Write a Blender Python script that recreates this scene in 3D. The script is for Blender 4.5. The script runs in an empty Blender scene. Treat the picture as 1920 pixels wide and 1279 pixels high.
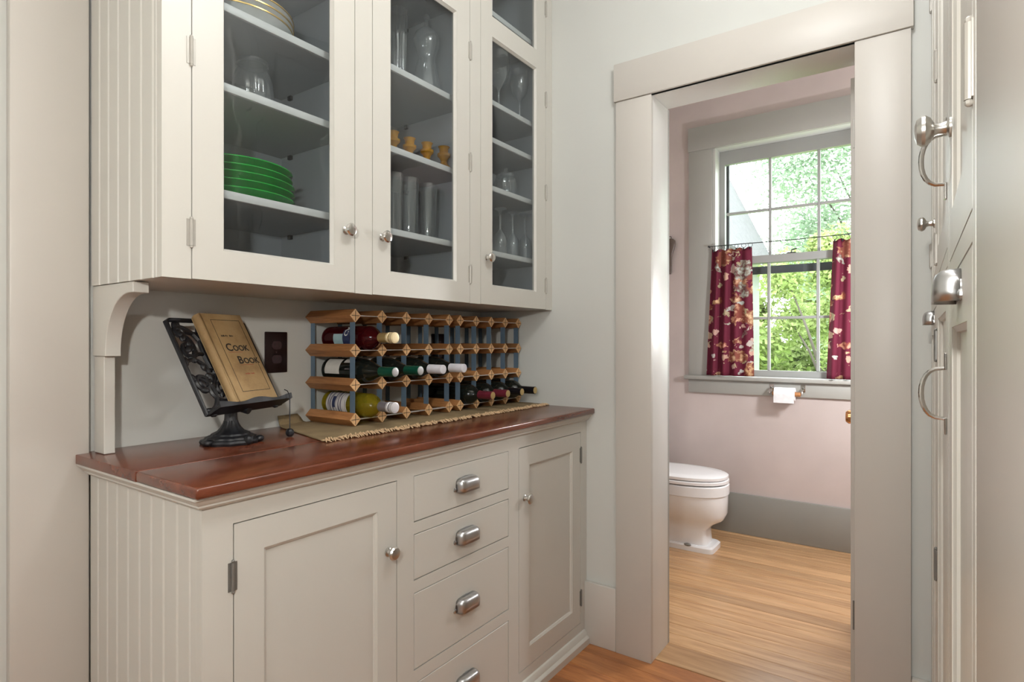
import bpy, bmesh, math, random
from mathutils import Vector, Matrix
R = math.radians
random.seed(7)
scn = bpy.context.scene
COL = scn.collection

# ------------------------------------------------------------------ camera
cam_d = bpy.data.cameras.new('camera'); cam = bpy.data.objects.new('camera', cam_d); COL.objects.link(cam)
cam.location = (0, 0, 1.1712)
cam.rotation_euler = (R(90), 0, R(35.007))
cam_d.sensor_width = 36.0; cam_d.lens = 1094.34 / 1920 * 36.0
cam_d.shift_y = 2.25 / 1920; cam_d.clip_start = 0.005; cam_d.clip_end = 200
scn.camera = cam

# ------------------------------------------------------------------ world, lights, exposure
w = bpy.data.worlds.new('world'); scn.world = w; w.use_nodes = True
bg = w.node_tree.nodes['Background']; bg.inputs[0].default_value = (0.93, 0.97, 1.0, 1); bg.inputs[1].default_value = 10.0
scn.view_settings.view_transform = 'Standard'; scn.view_settings.look = 'None'
cy = scn.cycles
cy.max_bounces = 6; cy.diffuse_bounces = 4; cy.glossy_bounces = 3; cy.transmission_bounces = 3; cy.transparent_max_bounces = 9
cy.caustics_reflective = False; cy.caustics_refractive = False; cy.sample_clamp_indirect = 6.0; cy.adaptive_threshold = 0.06
scn.view_settings.exposure = 0.0; scn.view_settings.gamma = 1.0; scn.view_settings.use_curve_mapping = False

def area(name, loc, rot, sx, sy, power, col=(1, 1, 1), portal=False):
    d = bpy.data.lights.new(name, 'AREA'); d.shape = 'RECTANGLE'; d.size = sx; d.size_y = sy
    d.energy = power; d.color = col
    if portal: d.cycles.is_portal = True
    o = bpy.data.objects.new(name, d); COL.objects.link(o); o.location = loc; o.rotation_euler = rot
    return o
# portal in a small unseen window added behind the camera for daylight (faces +y)
area('added_window_portal', (0.12, -2.59, 1.65), (R(90), 0, 0), 0.60, 0.90, 1, portal=True)
# portal in the bathroom window opening (faces -y)
area('bathroom_window_portal', (-0.62, 3.90, 1.65), (R(-90), 0, 0), 0.95, 1.45, 1, portal=True)

# ------------------------------------------------------------------ object helpers
ORG = {}
def link(o, parent):
    COL.objects.link(o)
    if parent is not None: o.parent = parent
    return o
def tag(o, label=None, cat=None, group=None, kind=None):
    if label: o['label'] = label
    if cat: o['category'] = cat
    if group: o['group'] = group
    if kind: o['kind'] = kind
    return o
def thing(name, loc, label=None, cat=None, group=None, kind=None, local=False):
    o = bpy.data.objects.new(name, None); COL.objects.link(o); o.location = loc
    o.empty_display_size = 0.05
    ORG[o] = Vector((0, 0, 0)) if local else Vector(loc)
    return tag(o, label, cat, group, kind)
def ob(name, geo, mat, parent=None, smooth=True, bev=0.0, seg=2, sol=0.0, M=None, ang=35):
    vs, fs = geo
    me = bpy.data.meshes.new(name)
    off = ORG.get(parent, Vector((0, 0, 0)))
    vs = [Vector(v) for v in vs]
    if M is not None: vs = [M @ v for v in vs]
    me.from_pydata([v - off for v in vs], [], fs)
    bm = bmesh.new(); bm.from_mesh(me)
    bmesh.ops.recalc_face_normals(bm, faces=bm.faces)
    if bev:
        es = [e for e in bm.edges if len(e.link_faces) == 2 and e.calc_face_angle(0) > R(30)]
        bmesh.ops.bevel(bm, geom=es, offset=bev, segments=seg, profile=0.5, affect='EDGES', clamp_overlap=True)
    bm.to_mesh(me); bm.free()
    if smooth:
        for p in me.polygons: p.use_smooth = True
        me.set_sharp_from_angle(angle=R(ang))
    me.materials.append(mat)
    o = bpy.data.objects.new(name, me); link(o, parent)
    ORG[o] = off
    if parent is None: ORG[o] = Vector((0, 0, 0))
    if sol:
        m = o.modifiers.new('thick', 'SOLIDIFY'); m.thickness = sol; m.offset = 0
    return o
def copy_tree(o, parent=None):
    c = o.copy(); COL.objects.link(c); c.parent = parent; ORG[c] = ORG.get(o, Vector((0, 0, 0)))
    for ch in list(o.children):
        copy_tree(ch, c)
    return c
# geometry makers: each returns (verts, faces)
def join(*gs):
    V, F = [], []
    for v, f in gs:
        n = len(V); V += [Vector(a) for a in v]; F += [tuple(i + n for i in q) for q in f]
    return V, F
def gbox(x0, x1, y0, y1, z0, z1):
    v = [(x, y, z) for x in (x0, x1) for y in (y0, y1) for z in (z0, z1)]
    return v, [(0, 1, 3, 2), (4, 6, 7, 5), (0, 4, 5, 1), (2, 3, 7, 6), (0, 2, 6, 4), (1, 5, 7, 3)]
def gprism(pts, axis, a, b):
    n = len(pts)
    def P(p, t):
        return {'x': (t, p[0], p[1]), 'y': (p[0], t, p[1]), 'z': (p[0], p[1], t)}[axis]
    v = [P(p, a) for p in pts] + [P(p, b) for p in pts]
    f = [tuple(range(n)), tuple(range(2 * n - 1, n - 1, -1))]
    f += [(i, (i + 1) % n, n + (i + 1) % n, n + i) for i in range(n)]
    return v, f
def glathe(prof, seg=24, ctr=(0, 0, 0), axis='z', flute=0, famp=0.0):
    v, f = [], []; n = len(prof)
    for s in range(seg):
        a = 2 * math.pi * s / seg
        k = 1 + (famp * math.cos(flute * a) if flute else 0)
        for r, z in prof:
            x, y = r * k * math.cos(a), r * k * math.sin(a)
            if axis == 'z': p = (x, y, z)
            elif axis == 'x': p = (z, x, y)
            else: p = (x, z, y)
            v.append(Vector(p) + Vector(ctr))
    for s in range(seg):
        t = (s + 1) % seg
        for i in range(n - 1):
            f.append((s * n + i, t * n + i, t * n + i + 1, s * n + i + 1))
    if prof[0][0] > 1e-6: f.append(tuple(s * n for s in range(seg)))
    if prof[-1][0] > 1e-6: f.append(tuple(s * n + n - 1 for s in range(seg)))
    return v, f
def gtube(pts, r, seg=8, closed=False):
    pts = [Vector(p) for p in pts]; n = len(pts); v, f = [], []
    up = Vector((0.123, 0.31, 0.94)).normalized()
    for i, p in enumerate(pts):
        a = pts[(i - 1) % n] if (closed or i > 0) else p
        b = pts[(i + 1) % n] if (closed or i < n - 1) else p
        d = (b - a).normalized()
        u = up - d * up.dot(d)
        if u.length < 1e-4: u = d.orthogonal()
        u.normalize(); up = u; q = d.cross(u)
        rr = r[i] if isinstance(r, (list, tuple)) else r
        for s in range(seg):
            t = 2 * math.pi * s / seg
            v.append(p + u * rr * math.cos(t) + q * rr * math.sin(t))
    for i in range(n if closed else n - 1):
        j = (i + 1) % n
        for s in range(seg):
            t = (s + 1) % seg
            f.append((i * seg + s, j * seg + s, j * seg + t, i * seg + t))
    if not closed:
        f.append(tuple(range(seg))[::-1]); f.append(tuple((n - 1) * seg + s for s in range(seg)))
    return v, f
def gsphere(c, r, seg=12, sc=(1, 1, 1)):
    prof = [(max(r * math.sin(math.pi * i / 8), 0), -r * math.cos(math.pi * i / 8)) for i in range(9)]
    prof[0] = (1e-7, -r); prof[-1] = (1e-7, r)
    v, f = glathe(prof, seg)
    return [Vector((a.x * sc[0], a.y * sc[1], a.z * sc[2])) + Vector(c) for a in v], f
def gstack(rings):
    n = len(rings[0]); v = [p for r in rings for p in r]; f = []
    for i in range(len(rings) - 1):
        for s in range(n):
            t = (s + 1) % n
            f.append((i * n + s, i * n + t, (i + 1) * n + t, (i + 1) * n + s))
    f.append(tuple(range(n))[::-1]); f.append(tuple((len(rings) - 1) * n + s for s in range(n)))
    return v, f
def gtext(body, size, extr=0.0003, align='LEFT', bold=0.0):
    cu = bpy.data.curves.new('lettering', 'FONT'); cu.body = body; cu.size = size; cu.extrude = extr; cu.align_x = align
    cu.offset = bold; cu.resolution_u = 3
    o = bpy.data.objects.new('lettering', cu); COL.objects.link(o)
    dg = bpy.context.evaluated_depsgraph_get(); dg.update()
    me = bpy.data.meshes.new_from_object(o.evaluated_get(dg))
    v = [x.co.copy() for x in me.vertices]; f = [tuple(p.vertices) for p in me.polygons]
    bpy.data.objects.remove(o); bpy.data.curves.remove(cu); bpy.data.meshes.remove(me)
    return v, f
def xf(geo, M):
    return [M @ Vector(v) for v in geo[0]], geo[1]

# ------------------------------------------------------------------ materials
def newmat(name):
    m = bpy.data.materials.new(name); m.use_nodes = True
    nt = m.node_tree; return m, nt, nt.nodes['Principled BSDF']
def N(nt, t, **k):
    n = nt.nodes.new(t)
    for a, b in k.items(): setattr(n, a, b)
    return n
def coords(nt, scale=(1, 1, 1), kind='Object', rot=(0, 0, 0)):
    tc = N(nt, 'ShaderNodeTexCoord'); mp = N(nt, 'ShaderNodeMapping')
    mp.inputs['Scale'].default_value = scale; mp.inputs['Rotation'].default_value = rot
    nt.links.new(tc.outputs[kind], mp.inputs['Vector']); return mp.outputs['Vector']
def ramp(nt, fac, stops):
    r = N(nt, 'ShaderNodeValToRGB'); e = r.color_ramp.elements
    while len(e) < len(stops): e.new(0.5)
    for i, (p, c) in enumerate(stops): e[i].position = p; e[i].color = (*c, 1) if len(c) == 3 else c
    nt.links.new(fac, r.inputs['Fac']); return r.outputs['Color']
def mix(nt, fac, a, b, mode='MIX'):
    m = N(nt, 'ShaderNodeMix', data_type='RGBA', blend_type=mode)
    for s, val in ((0, fac), (6, a), (7, b)):
        if isinstance(val, (int, float)): m.inputs[s].default_value = val
        elif isinstance(val, tuple): m.inputs[s].default_value = (*val, 1)
        else: nt.links.new(val, m.inputs[s])
    return m.outputs[2]
def math_n(nt, op, a, b=0.0):
    m = N(nt, 'ShaderNodeMath', operation=op)
    for i, x in ((0, a), (1, b)):
        if isinstance(x, (int, float)): m.inputs[i].default_value = x
        else: nt.links.new(x, m.inputs[i])
    return m.outputs[0]
def noise(nt, vec, scale, detail=3, rough=0.5, dist=0.0):
    n = N(nt, 'ShaderNodeTexNoise'); n.inputs['Scale'].default_value = scale; n.inputs['Detail'].default_value = detail
    n.inputs['Roughness'].default_value = rough; n.inputs['Distortion'].default_value = dist
    nt.links.new(vec, n.inputs['Vector']); return n.outputs['Fac']
def bump(nt, b, h, s=0.2, d=0.002):
    n = N(nt, 'ShaderNodeBump'); n.inputs['Strength'].default_value = s; n.inputs['Distance'].default_value = d
    nt.links.new(h, n.inputs['Height']); nt.links.new(n.outputs['Normal'], b.inputs['Normal'])
def paint(name, c, rough=0.42, var=0.05, sc=3.0, bs=0.08):
    m, nt, b = newmat(name); v = coords(nt)
    n = noise(nt, v, sc, 4)
    c2 = tuple(x * (1 - var) for x in c); c3 = tuple(min(1, x * (1 + var)) for x in c)
    nt.links.new(ramp(nt, n, [(0.3, c2), (0.7, c3)]), b.inputs['Base Color'])
    b.inputs['Roughness'].default_value = rough
    bump(nt, b, noise(nt, v, 90, 3), bs, 0.001)
    return m
def plain(name, c, rough=0.5, metal=0.0, trans=0.0, var=1.0):
    m, nt, b = newmat(name); v = coords(nt)
    n = noise(nt, v, 30, 3)
    nt.links.new(ramp(nt, n, [(0.3, tuple(x * (1 - 0.08 * var) for x in c)), (0.7, tuple(min(1, x * (1 + 0.06 * var)) for x in c))]), b.inputs['Base Color'])
    b.inputs['Roughness'].default_value = rough; b.inputs['Metallic'].default_value = metal
    if trans: b.inputs['Transmission Weight'].default_value = trans
    return m
def wood(name, dark, light, scale=(1, 1, 1), rough=0.35, rnd=0.0, ringsc=6.0, coat=0.0):
    """grain is stretched along the axis given a small scale"""
    m, nt, b = newmat(name); v = coords(nt, scale)
    oi = N(nt, 'ShaderNodeObjectInfo')
    add = N(nt, 'ShaderNodeVectorMath', operation='ADD'); nt.links.new(v, add.inputs[0])
    sc = N(nt, 'ShaderNodeVectorMath', operation='SCALE'); sc.inputs[0].default_value = (13.1, 7.7, 3.3)
    nt.links.new(oi.outputs['Random'], sc.inputs['Scale']); nt.links.new(sc.outputs[0], add.inputs[1])
    v = add.outputs[0]
    n1 = noise(nt, v, ringsc, 6, 0.6, 1.2); n2 = noise(nt, v, ringsc * 7, 3, 0.6)
    f = math_n(nt, 'ADD', math_n(nt, 'MULTIPLY', n1, 0.75), math_n(nt, 'MULTIPLY', n2, 0.25))
    col = ramp(nt, f, [(0.3, dark), (0.7, light)])
    if rnd:
        hsv = N(nt, 'ShaderNodeHueSaturation')
        val = math_n(nt, 'ADD', math_n(nt, 'MULTIPLY', oi.outputs['Random'], rnd), 1 - rnd / 2)
        nt.links.new(val, hsv.inputs['Value']); nt.links.new(col, hsv.inputs['Color']); col = hsv.outputs['Color']
    nt.links.new(col, b.inputs['Base Color']); b.inputs['Roughness'].default_value = rough
    if coat: b.inputs['Coat Weight'].default_value = coat; b.inputs['Coat Roughness'].default_value = 0.15
    bump(nt, b, n2, 0.08, 0.001)
    return m
def thin_glass(name, tint=(1, 1, 1), ior=1.5, *a, ex=5.0, **k):
    return _thin_glass(name, tint, ior, ex, *a, **k)
def _thin_glass(name, tint, ior, ex, gl=(1, 1, 1), wave=0.0, rough=0.0, body=0.0, bodycol=(1, 1, 1)):
    m = bpy.data.materials.new(name); m.use_nodes = True; nt = m.node_tree
    nt.nodes.remove(nt.nodes['Principled BSDF']); out = nt.nodes['Material Output']
    tr = N(nt, 'ShaderNodeBsdfTransparent'); tr.inputs[0].default_value = (*tint, 1)
    gs = N(nt, 'ShaderNodeBsdfGlossy'); gs.inputs['Color'].default_value = (*gl, 1); gs.inputs['Roughness'].default_value = rough
    lw = N(nt, 'ShaderNodeLayerWeight'); lw.inputs['Blend'].default_value = 0.5
    f0 = ((ior - 1) / (ior + 1)) ** 2 * 0.75
    pw = math_n(nt, 'POWER', lw.outputs['Facing'], ex)
    fac = math_n(nt, 'ADD', math_n(nt, 'MULTIPLY', pw, 0.7 - f0), f0)
    base = tr.outputs[0]
    if body:
        df = N(nt, 'ShaderNodeBsdfDiffuse'); df.inputs[0].default_value = (*bodycol, 1)
        ms0 = N(nt, 'ShaderNodeMixShader'); ms0.inputs[0].default_value = body
        nt.links.new(tr.outputs[0], ms0.inputs[1]); nt.links.new(df.outputs[0], ms0.inputs[2]); base = ms0.outputs[0]
    ms = N(nt, 'ShaderNodeMixShader')
    nt.links.new(fac, ms.inputs[0]); nt.links.new(base, ms.inputs[1]); nt.links.new(gs.outputs[0], ms.inputs[2])
    nt.links.new(ms.outputs[0], out.inputs['Surface'])
    if wave:
        v = coords(nt); n = noise(nt, v, 5.0, 2)
        bp = N(nt, 'ShaderNodeBump'); bp.inputs['Strength'].default_value = wave; bp.inputs['Distance'].default_value = 0.01
        nt.links.new(n, bp.inputs['Height']); nt.links.new(bp.outputs['Normal'], gs.inputs['Normal'])
    return m
M = {}
M['cab'] = paint('cabinet_cream_paint', (0.585, 0.570, 0.522), 0.38, 0.02)
M['casing'] = paint('casing_putty_paint', (0.57, 0.54, 0.495), 0.4, 0.02)
M['jamb'] = paint('jamb_paint', (0.70, 0.69, 0.66), 0.35, 0.02)
M['wall'] = paint('wall_pale_grey_paint', (0.60, 0.608, 0.575), 0.75, 0.02, 1.5, 0.15)
M['pink'] = paint('pink_plaster', (0.56, 0.488, 0.468), 0.7, 0.08, 2.6, 0.25)
M['greytrim'] = paint('grey_trim_paint', (0.36, 0.36, 0.335), 0.45, 0.03)
M['greybase'] = paint('grey_baseboard_paint', (0.27, 0.27, 0.25), 0.5, 0.04)
M['ceil'] = paint('ceiling_paint', (0.80, 0.80, 0.78), 0.8, 0.02)
M['inner'] = paint('cabinet_inside_grey', (0.30, 0.32, 0.345), 0.5, 0.04)  # darker grey than the outside, for cabinet lining and shelves
M['shelf'] = paint('shelf_paint', (0.50, 0.505, 0.51), 0.4, 0.03)
M['sash'] = paint('sash_backlit_paint', (0.33, 0.34, 0.33), 0.4, 0.03)  # sash grey darkened: backlit shade is put into the colour
M['sashjamb'] = paint('window_jamb_paint', (0.50, 0.51, 0.49), 0.4, 0.03)
M['storm'] = plain('dark_storm_frame', (0.05, 0.055, 0.065), 0.5)
M['gap'] = plain('dark_gap', (0.02, 0.018, 0.015), 0.9)
M['counter'] = wood('mahogany_counter', (0.060, 0.014, 0.006), (0.205, 0.055, 0.025), (3.0, 0.35, 3.0), 0.26, 0.12, 7.0, 0.25)
M['rackwood'] = wood('rack_pine', (0.20, 0.075, 0.024), (0.50, 0.235, 0.085), (0.5, 5.0, 5.0), 0.5, 0.25, 9.0)
M['endgrain'] = wood('rack_end_grain', (0.58, 0.32, 0.14), (0.85, 0.55, 0.29), (5, 5, 5), 0.6, 0.2, 14.0)
M['strip'] = plain('blue_grey_steel_strip', (0.13, 0.195, 0.265), 0.5, 0.25)
M['wire'] = plain('bright_steel_strip', (0.60, 0.58, 0.56), 0.45, 0.3)
M['hallfloor'] = wood('hall_floor_fir', (0.22, 0.07, 0.022), (0.52, 0.22, 0.075), (0.6, 4.0, 4.0), 0.32, 0.7, 4.0, 0.2)
M['bathfloor'] = wood('bath_floor_pine', (0.34, 0.175, 0.072), (0.68, 0.43, 0.225), (0.4, 5.0, 5.0), 0.3, 0.34, 4.5, 0.25)
M['nickel'] = plain('satin_nickel', (0.60, 0.585, 0.55), 0.28, 1.0)
M['pewter'] = plain('brushed_pewter', (0.52, 0.52, 0.52), 0.33, 1.0)
M['polnickel'] = plain('polished_nickel', (0.68, 0.66, 0.63), 0.12, 1.0)
M['hinge'] = plain('painted_hinge', (0.42, 0.40, 0.36), 0.4, 0.2)
M['hingemetal'] = plain('worn_steel_hinge', (0.23, 0.225, 0.21), 0.45, 0.6)
M['iron'] = plain('black_cast_iron', (0.007, 0.0075, 0.010), 0.45)
M['bronze'] = plain('dark_bronze_plate', (0.022, 0.010, 0.010), 0.28, 0.4)
M['bronze2'] = plain('dark_bronze_socket', (0.075, 0.045, 0.05), 0.2, 0.4)
M['copper'] = plain('copper_knob', (0.65, 0.33, 0.14), 0.2, 1.0)
M['porcelain'] = plain('white_porcelain', (0.80, 0.81, 0.825), 0.12, var=0.15)
M['seatwhite'] = plain('white_toilet_seat', (0.82, 0.82, 0.83), 0.22, var=0.15)
M['paper'] = plain('toilet_paper_white', (0.82, 0.82, 0.84), 0.9)
M['bookcover'] = None
M['pages'] = plain('yellowed_pages', (0.62, 0.47, 0.25), 0.9)
M['ink'] = plain('black_ink', (0.02, 0.015, 0.012), 0.8)
M['redink'] = plain('red_ink', (0.33, 0.07, 0.04), 0.8)
M['ladle'] = plain('dark_wood_ladle', (0.10, 0.072, 0.058), 0.4)
M['cabglass'] = thin_glass('old_cabinet_glass', (0.93, 0.95, 0.95), 1.55, wave=0.22)
M['winglass'] = thin_glass('window_glass', (0.97, 0.985, 0.98), 1.45)
M['clear'] = thin_glass('clear_glassware', (0.96, 0.97, 0.98), 1.8, ex=1.8, body=0.06, bodycol=(0.85, 0.9, 0.95))
M['amber'] = thin_glass('amber_glassware', (0.85, 0.50, 0.08), 1.6, (1, 0.8, 0.45), body=0.55, bodycol=(0.58, 0.29, 0.01))
M['green'] = plain('emerald_glassware', (0.0, 0.34, 0.03), 0.12)
M['china'] = plain('white_china', (0.72, 0.72, 0.70), 0.2)
M['goldrim'] = plain('gold_rim', (0.62, 0.42, 0.14), 0.3, 0.8)
M['rose'] = thin_glass('red_wine_glass', (0.32, 0.02, 0.03), 1.5, body=0.35, bodycol=(0.10, 0.006, 0.010))
M['darkglass'] = plain('dark_green_bottle_glass', (0.008, 0.010, 0.008), 0.08)
M['yellow'] = thin_glass('white_wine_glass', (0.74, 0.66, 0.14), 1.5, body=0.32, bodycol=(0.36, 0.29, 0.02))
M['goldfoil'] = plain('gold_foil', (0.62, 0.46, 0.20), 0.35, 0.7)
M['goldcap'] = plain('pale_gold_cap', (0.80, 0.66, 0.40), 0.4, 0.3)
M['silverfoil'] = plain('grey_foil', (0.30, 0.28, 0.31), 0.35, 0.6)
M['silvercap'] = plain('silver_cap', (0.75, 0.74, 0.76), 0.35, 0.4)
M['greenfoil'] = plain('dark_green_foil', (0.006, 0.075, 0.045), 0.3, 0.3)
M['whitefoil'] = plain('white_foil', (0.72, 0.71, 0.76), 0.4)
M['maroonfoil'] = plain('maroon_foil', (0.17, 0.022, 0.04), 0.3, 0.3)
M['blackfoil'] = plain('black_foil', (0.010, 0.009, 0.012), 0.25, 0.2)
M['label'] = plain('cream_label', (0.62, 0.60, 0.55), 0.7)
M['tealabel'] = plain('teal_label', (0.36, 0.52, 0.55), 0.6)
M['navylabel'] = plain('navy_label', (0.02, 0.03, 0.09), 0.6)
M['whiteink'] = plain('white_lettering', (0.75, 0.75, 0.72), 0.7)
M['chain'] = plain('black_chain', (0.015, 0.015, 0.02), 0.4, 0.4)
M['fillglass'] = None

def cover_mat():
    m, nt, b = newmat('worn_tan_book_cover'); v = coords(nt)
    n = noise(nt, v, 14, 6, 0.65); n2 = noise(nt, v, 90, 3)
    c = ramp(nt, n, [(0.25, (0.20, 0.115, 0.045)), (0.5, (0.36, 0.235, 0.105)), (0.8, (0.44, 0.31, 0.155))])
    nt.links.new(mix(nt, math_n(nt, 'MULTIPLY', n2, 0.25), c, (0.30, 0.17, 0.06)), b.inputs['Base Color'])
    b.inputs['Roughness'].default_value = 0.62; bump(nt, b, n2, 0.2, 0.001); return m
M['bookcover'] = cover_mat()
def burlap_mat():
    m, nt, b = newmat('olive_burlap'); v = coords(nt)
    w1 = N(nt, 'ShaderNodeTexWave', bands_direction='X'); w1.inputs['Scale'].default_value = 120
    w2 = N(nt, 'ShaderNodeTexWave', bands_direction='Y'); w2.inputs['Scale'].default_value = 120
    for x in (w1, w2): nt.links.new(v, x.inputs['Vector']); x.inputs['Distortion'].default_value = 1.0
    h = math_n(nt, 'ADD', w1.outputs['Fac'], w2.outputs['Fac'])
    c = ramp(nt, noise(nt, v, 12, 4), [(0.3, (0.22, 0.152, 0.075)), (0.7, (0.34, 0.25, 0.13))])
    nt.links.new(c, b.inputs['Base Color']); b.inputs['Roughness'].default_value = 0.9
    bump(nt, b, h, 0.4, 0.001); return m
M['burlap'] = burlap_mat()
M['fringe'] = plain('tan_fringe', (0.56, 0.39, 0.23), 0.9)
def floral_mat():
    m, nt, b = newmat('burgundy_floral_cotton'); v = coords(nt, (1, 0.15, 1))
    nz = N(nt, 'ShaderNodeTexNoise'); nz.inputs['Scale'].default_value = 38; nz.inputs['Detail'].default_value = 3
    nt.links.new(v, nz.inputs['Vector'])
    sub = N(nt, 'ShaderNodeVectorMath', operation='SUBTRACT'); nt.links.new(nz.outputs['Color'], sub.inputs[0]); sub.inputs[1].default_value = (0.5, 0.5, 0.5)
    scl = N(nt, 'ShaderNodeVectorMath', operation='SCALE'); nt.links.new(sub.outputs[0], scl.inputs[0]); scl.inputs['Scale'].default_value = 0.05
    ad = N(nt, 'ShaderNodeVectorMath', operation='ADD'); nt.links.new(v, ad.inputs[0]); nt.links.new(scl.outputs[0], ad.inputs[1])
    vv = ad.outputs[0]
    def vor(scale, vec):
        t = N(nt, 'ShaderNodeTexVoronoi'); t.inputs['Scale'].default_value = scale; t.inputs['Randomness'].default_value = 0.8
        nt.links.new(vec, t.inputs['Vector']); return t
    base = (0.150, 0.012, 0.036)
    big = vor(10.0, vv); pet = vor(36, vv); leaf = vor(19, vv)
    sep = N(nt, 'ShaderNodeSeparateColor'); nt.links.new(big.outputs['Color'], sep.inputs[0])
    sepl = N(nt, 'ShaderNodeSeparateColor'); nt.links.new(leaf.outputs['Color'], sepl.inputs[0])
    clus = noise(nt, vv, 5.5, 1)
    fl = ramp(nt, sep.outputs[0], [(0.0, (0.70, 0.46, 0.27)), (0.25, (0.78, 0.60, 0.43)), (0.45, (0.68, 0.34, 0.27)), (0.65, (0.74, 0.54, 0.36)), (0.85, (0.50, 0.54, 0.53))])
    shade = ramp(nt, pet.outputs['Distance'], [(0.10, (1.05, 1.05, 1.05)), (0.42, (0.70, 0.60, 0.50)), (0.62, (0.35, 0.14, 0.14))])
    fl = mix(nt, 1.0, fl, shade, 'MULTIPLY')
    lf = ramp(nt, sepl.outputs[0], [(0.0, (0.50, 0.54, 0.52)), (0.4, (0.62, 0.36, 0.30)), (0.7, (0.42, 0.36, 0.22))])
    lmask = math_n(nt, 'MULTIPLY', math_n(nt, 'LESS_THAN', leaf.outputs['Distance'], 0.40), math_n(nt, 'GREATER_THAN', math_n(nt, 'ADD', clus, math_n(nt, 'MULTIPLY', sepl.outputs[1], 0.18)), 0.535))
    bmask = math_n(nt, 'MULTIPLY', math_n(nt, 'LESS_THAN', big.outputs['Distance'], 0.56), math_n(nt, 'GREATER_THAN', math_n(nt, 'ADD', clus, math_n(nt, 'MULTIPLY', sep.outputs[1], 0.16)), 0.54))
    c = mix(nt, lmask, base, lf); c = mix(nt, bmask, c, fl)
    nt.links.new(c, b.inputs['Base Color']); b.inputs['Roughness'].default_value = 0.85
    tl = N(nt, 'ShaderNodeBsdfTranslucent'); nt.links.new(c, tl.inputs[0])
    ms = N(nt, 'ShaderNodeMixShader'); ms.inputs[0].default_value = 0.25
    nt.links.new(b.outputs[0], ms.inputs[1]); nt.links.new(tl.outputs[0], ms.inputs[2])
    nt.links.new(ms.outputs[0], nt.nodes['Material Output'].inputs['Surface']); return m
M['floral'] = floral_mat()
def print_label(name, paper=(0.62, 0.60, 0.58), inkc=(0.12, 0.11, 0.16), sc=200):
    m, nt, b = newmat(name); v = coords(nt)
    n = noise(nt, coords(nt, (1, 0.08, 0.08)), sc, 2)
    nt.links.new(ramp(nt, n, [(0.42, inkc), (0.52, paper)]), b.inputs['Base Color']); b.inputs['Roughness'].default_value = 0.7; return m
M['fineprint'] = print_label('fine_print_label')
def leaf_mat(name, c1, c2, c3):
    m, nt, b = newmat(name); v = coords(nt)
    n = noise(nt, v, 1.6, 4, 0.6); n2 = noise(nt, v, 14, 2)
    c = ramp(nt, math_n(nt, 'ADD', math_n(nt, 'MULTIPLY', n, 0.6), math_n(nt, 'MULTIPLY', n2, 0.4)), [(0.35, c1), (0.5, c2), (0.64, c3)])
    nt.links.new(c, b.inputs['Base Color']); b.inputs['Roughness'].default_value = 0.6
    tl = N(nt, 'ShaderNodeBsdfTranslucent'); nt.links.new(c, tl.inputs[0])
    ms = N(nt, 'ShaderNodeMixShader'); ms.inputs[0].default_value = 0.4
    nt.links.new(b.outputs[0], ms.inputs[1]); nt.links.new(tl.outputs[0], ms.inputs[2])
    nt.links.new(ms.outputs[0], nt.nodes['Material Output'].inputs['Surface']); return m
M['leaf1'] = leaf_mat('yellow_green_leaves', (0.19, 0.28, 0.075), (0.31, 0.40, 0.13), (0.44, 0.50, 0.22))
M['leaf2'] = leaf_mat('blue_green_leaves', (0.19, 0.29, 0.19), (0.31, 0.41, 0.29), (0.44, 0.53, 0.40))
M['bark'] = plain('grey_bark', (0.10, 0.085, 0.07), 0.9)
M['lawn'] = paint('lawn_green', (0.20, 0.30, 0.07), 0.9, 0.3, 3.0, 0.5)
M['clap'] = paint('white_clapboard', (0.30, 0.32, 0.31), 0.6, 0.03)
M['shingle'] = paint('grey_shingle', (0.12, 0.12, 0.125), 0.8, 0.15, 10)
def emis(name, c, s):
    m, nt, b = newmat(name); b.inputs['Base Color'].default_value = (*c, 1)
    b.inputs['Emission Color'].default_value = (*c, 1); b.inputs['Emission Strength'].default_value = s; return m
def fill_lamp_mat():
    m = bpy.data.materials.new('fill_lamp_glass'); m.use_nodes = True; nt = m.node_tree
    nt.nodes.remove(nt.nodes['Principled BSDF'])
    e_ = N(nt, 'ShaderNodeEmission'); e_.inputs[0].default_value = (1.0, 0.95, 0.88, 1); e_.inputs[1].default_value = 1.6
    t_ = N(nt, 'ShaderNodeBsdfTransparent'); a_ = N(nt, 'ShaderNodeAddShader')
    nt.links.new(e_.outputs[0], a_.inputs[0]); nt.links.new(t_.outputs[0], a_.inputs[1])
    nt.links.new(a_.outputs[0], nt.nodes['Material Output'].inputs['Surface']); return m
M['fillglass'] = fill_lamp_mat()  # glowing globes of the added, unseen lamps
M['reveal'] = M['jamb']

# ------------------------------------------------------------------ key dimensions (metres)
XB = -1.6055; XT = -1.582                    # wall behind the counter, face of the left casing
W = 2.0484; YC = 2.0283; YBW = 2.20          # hall face of door wall, face of its casings, bathroom face
YF = 3.7386                                  # bathroom far wall
CZ = 0.914; CF = -1.0395; CL = 0.5205        # counter
UF = -1.2348; UL = 0.5503; UZ = 1.302; UT = 2.66
LF = -1.0763; LL = 0.5483
YS = [0.6076, 1.0343, 1.0931, 1.5184, 1.5744, 1.9996]   # door / drawer column edges
CEIL = 2.72
XR = 0.66                                    # right wall of the hall

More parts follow.
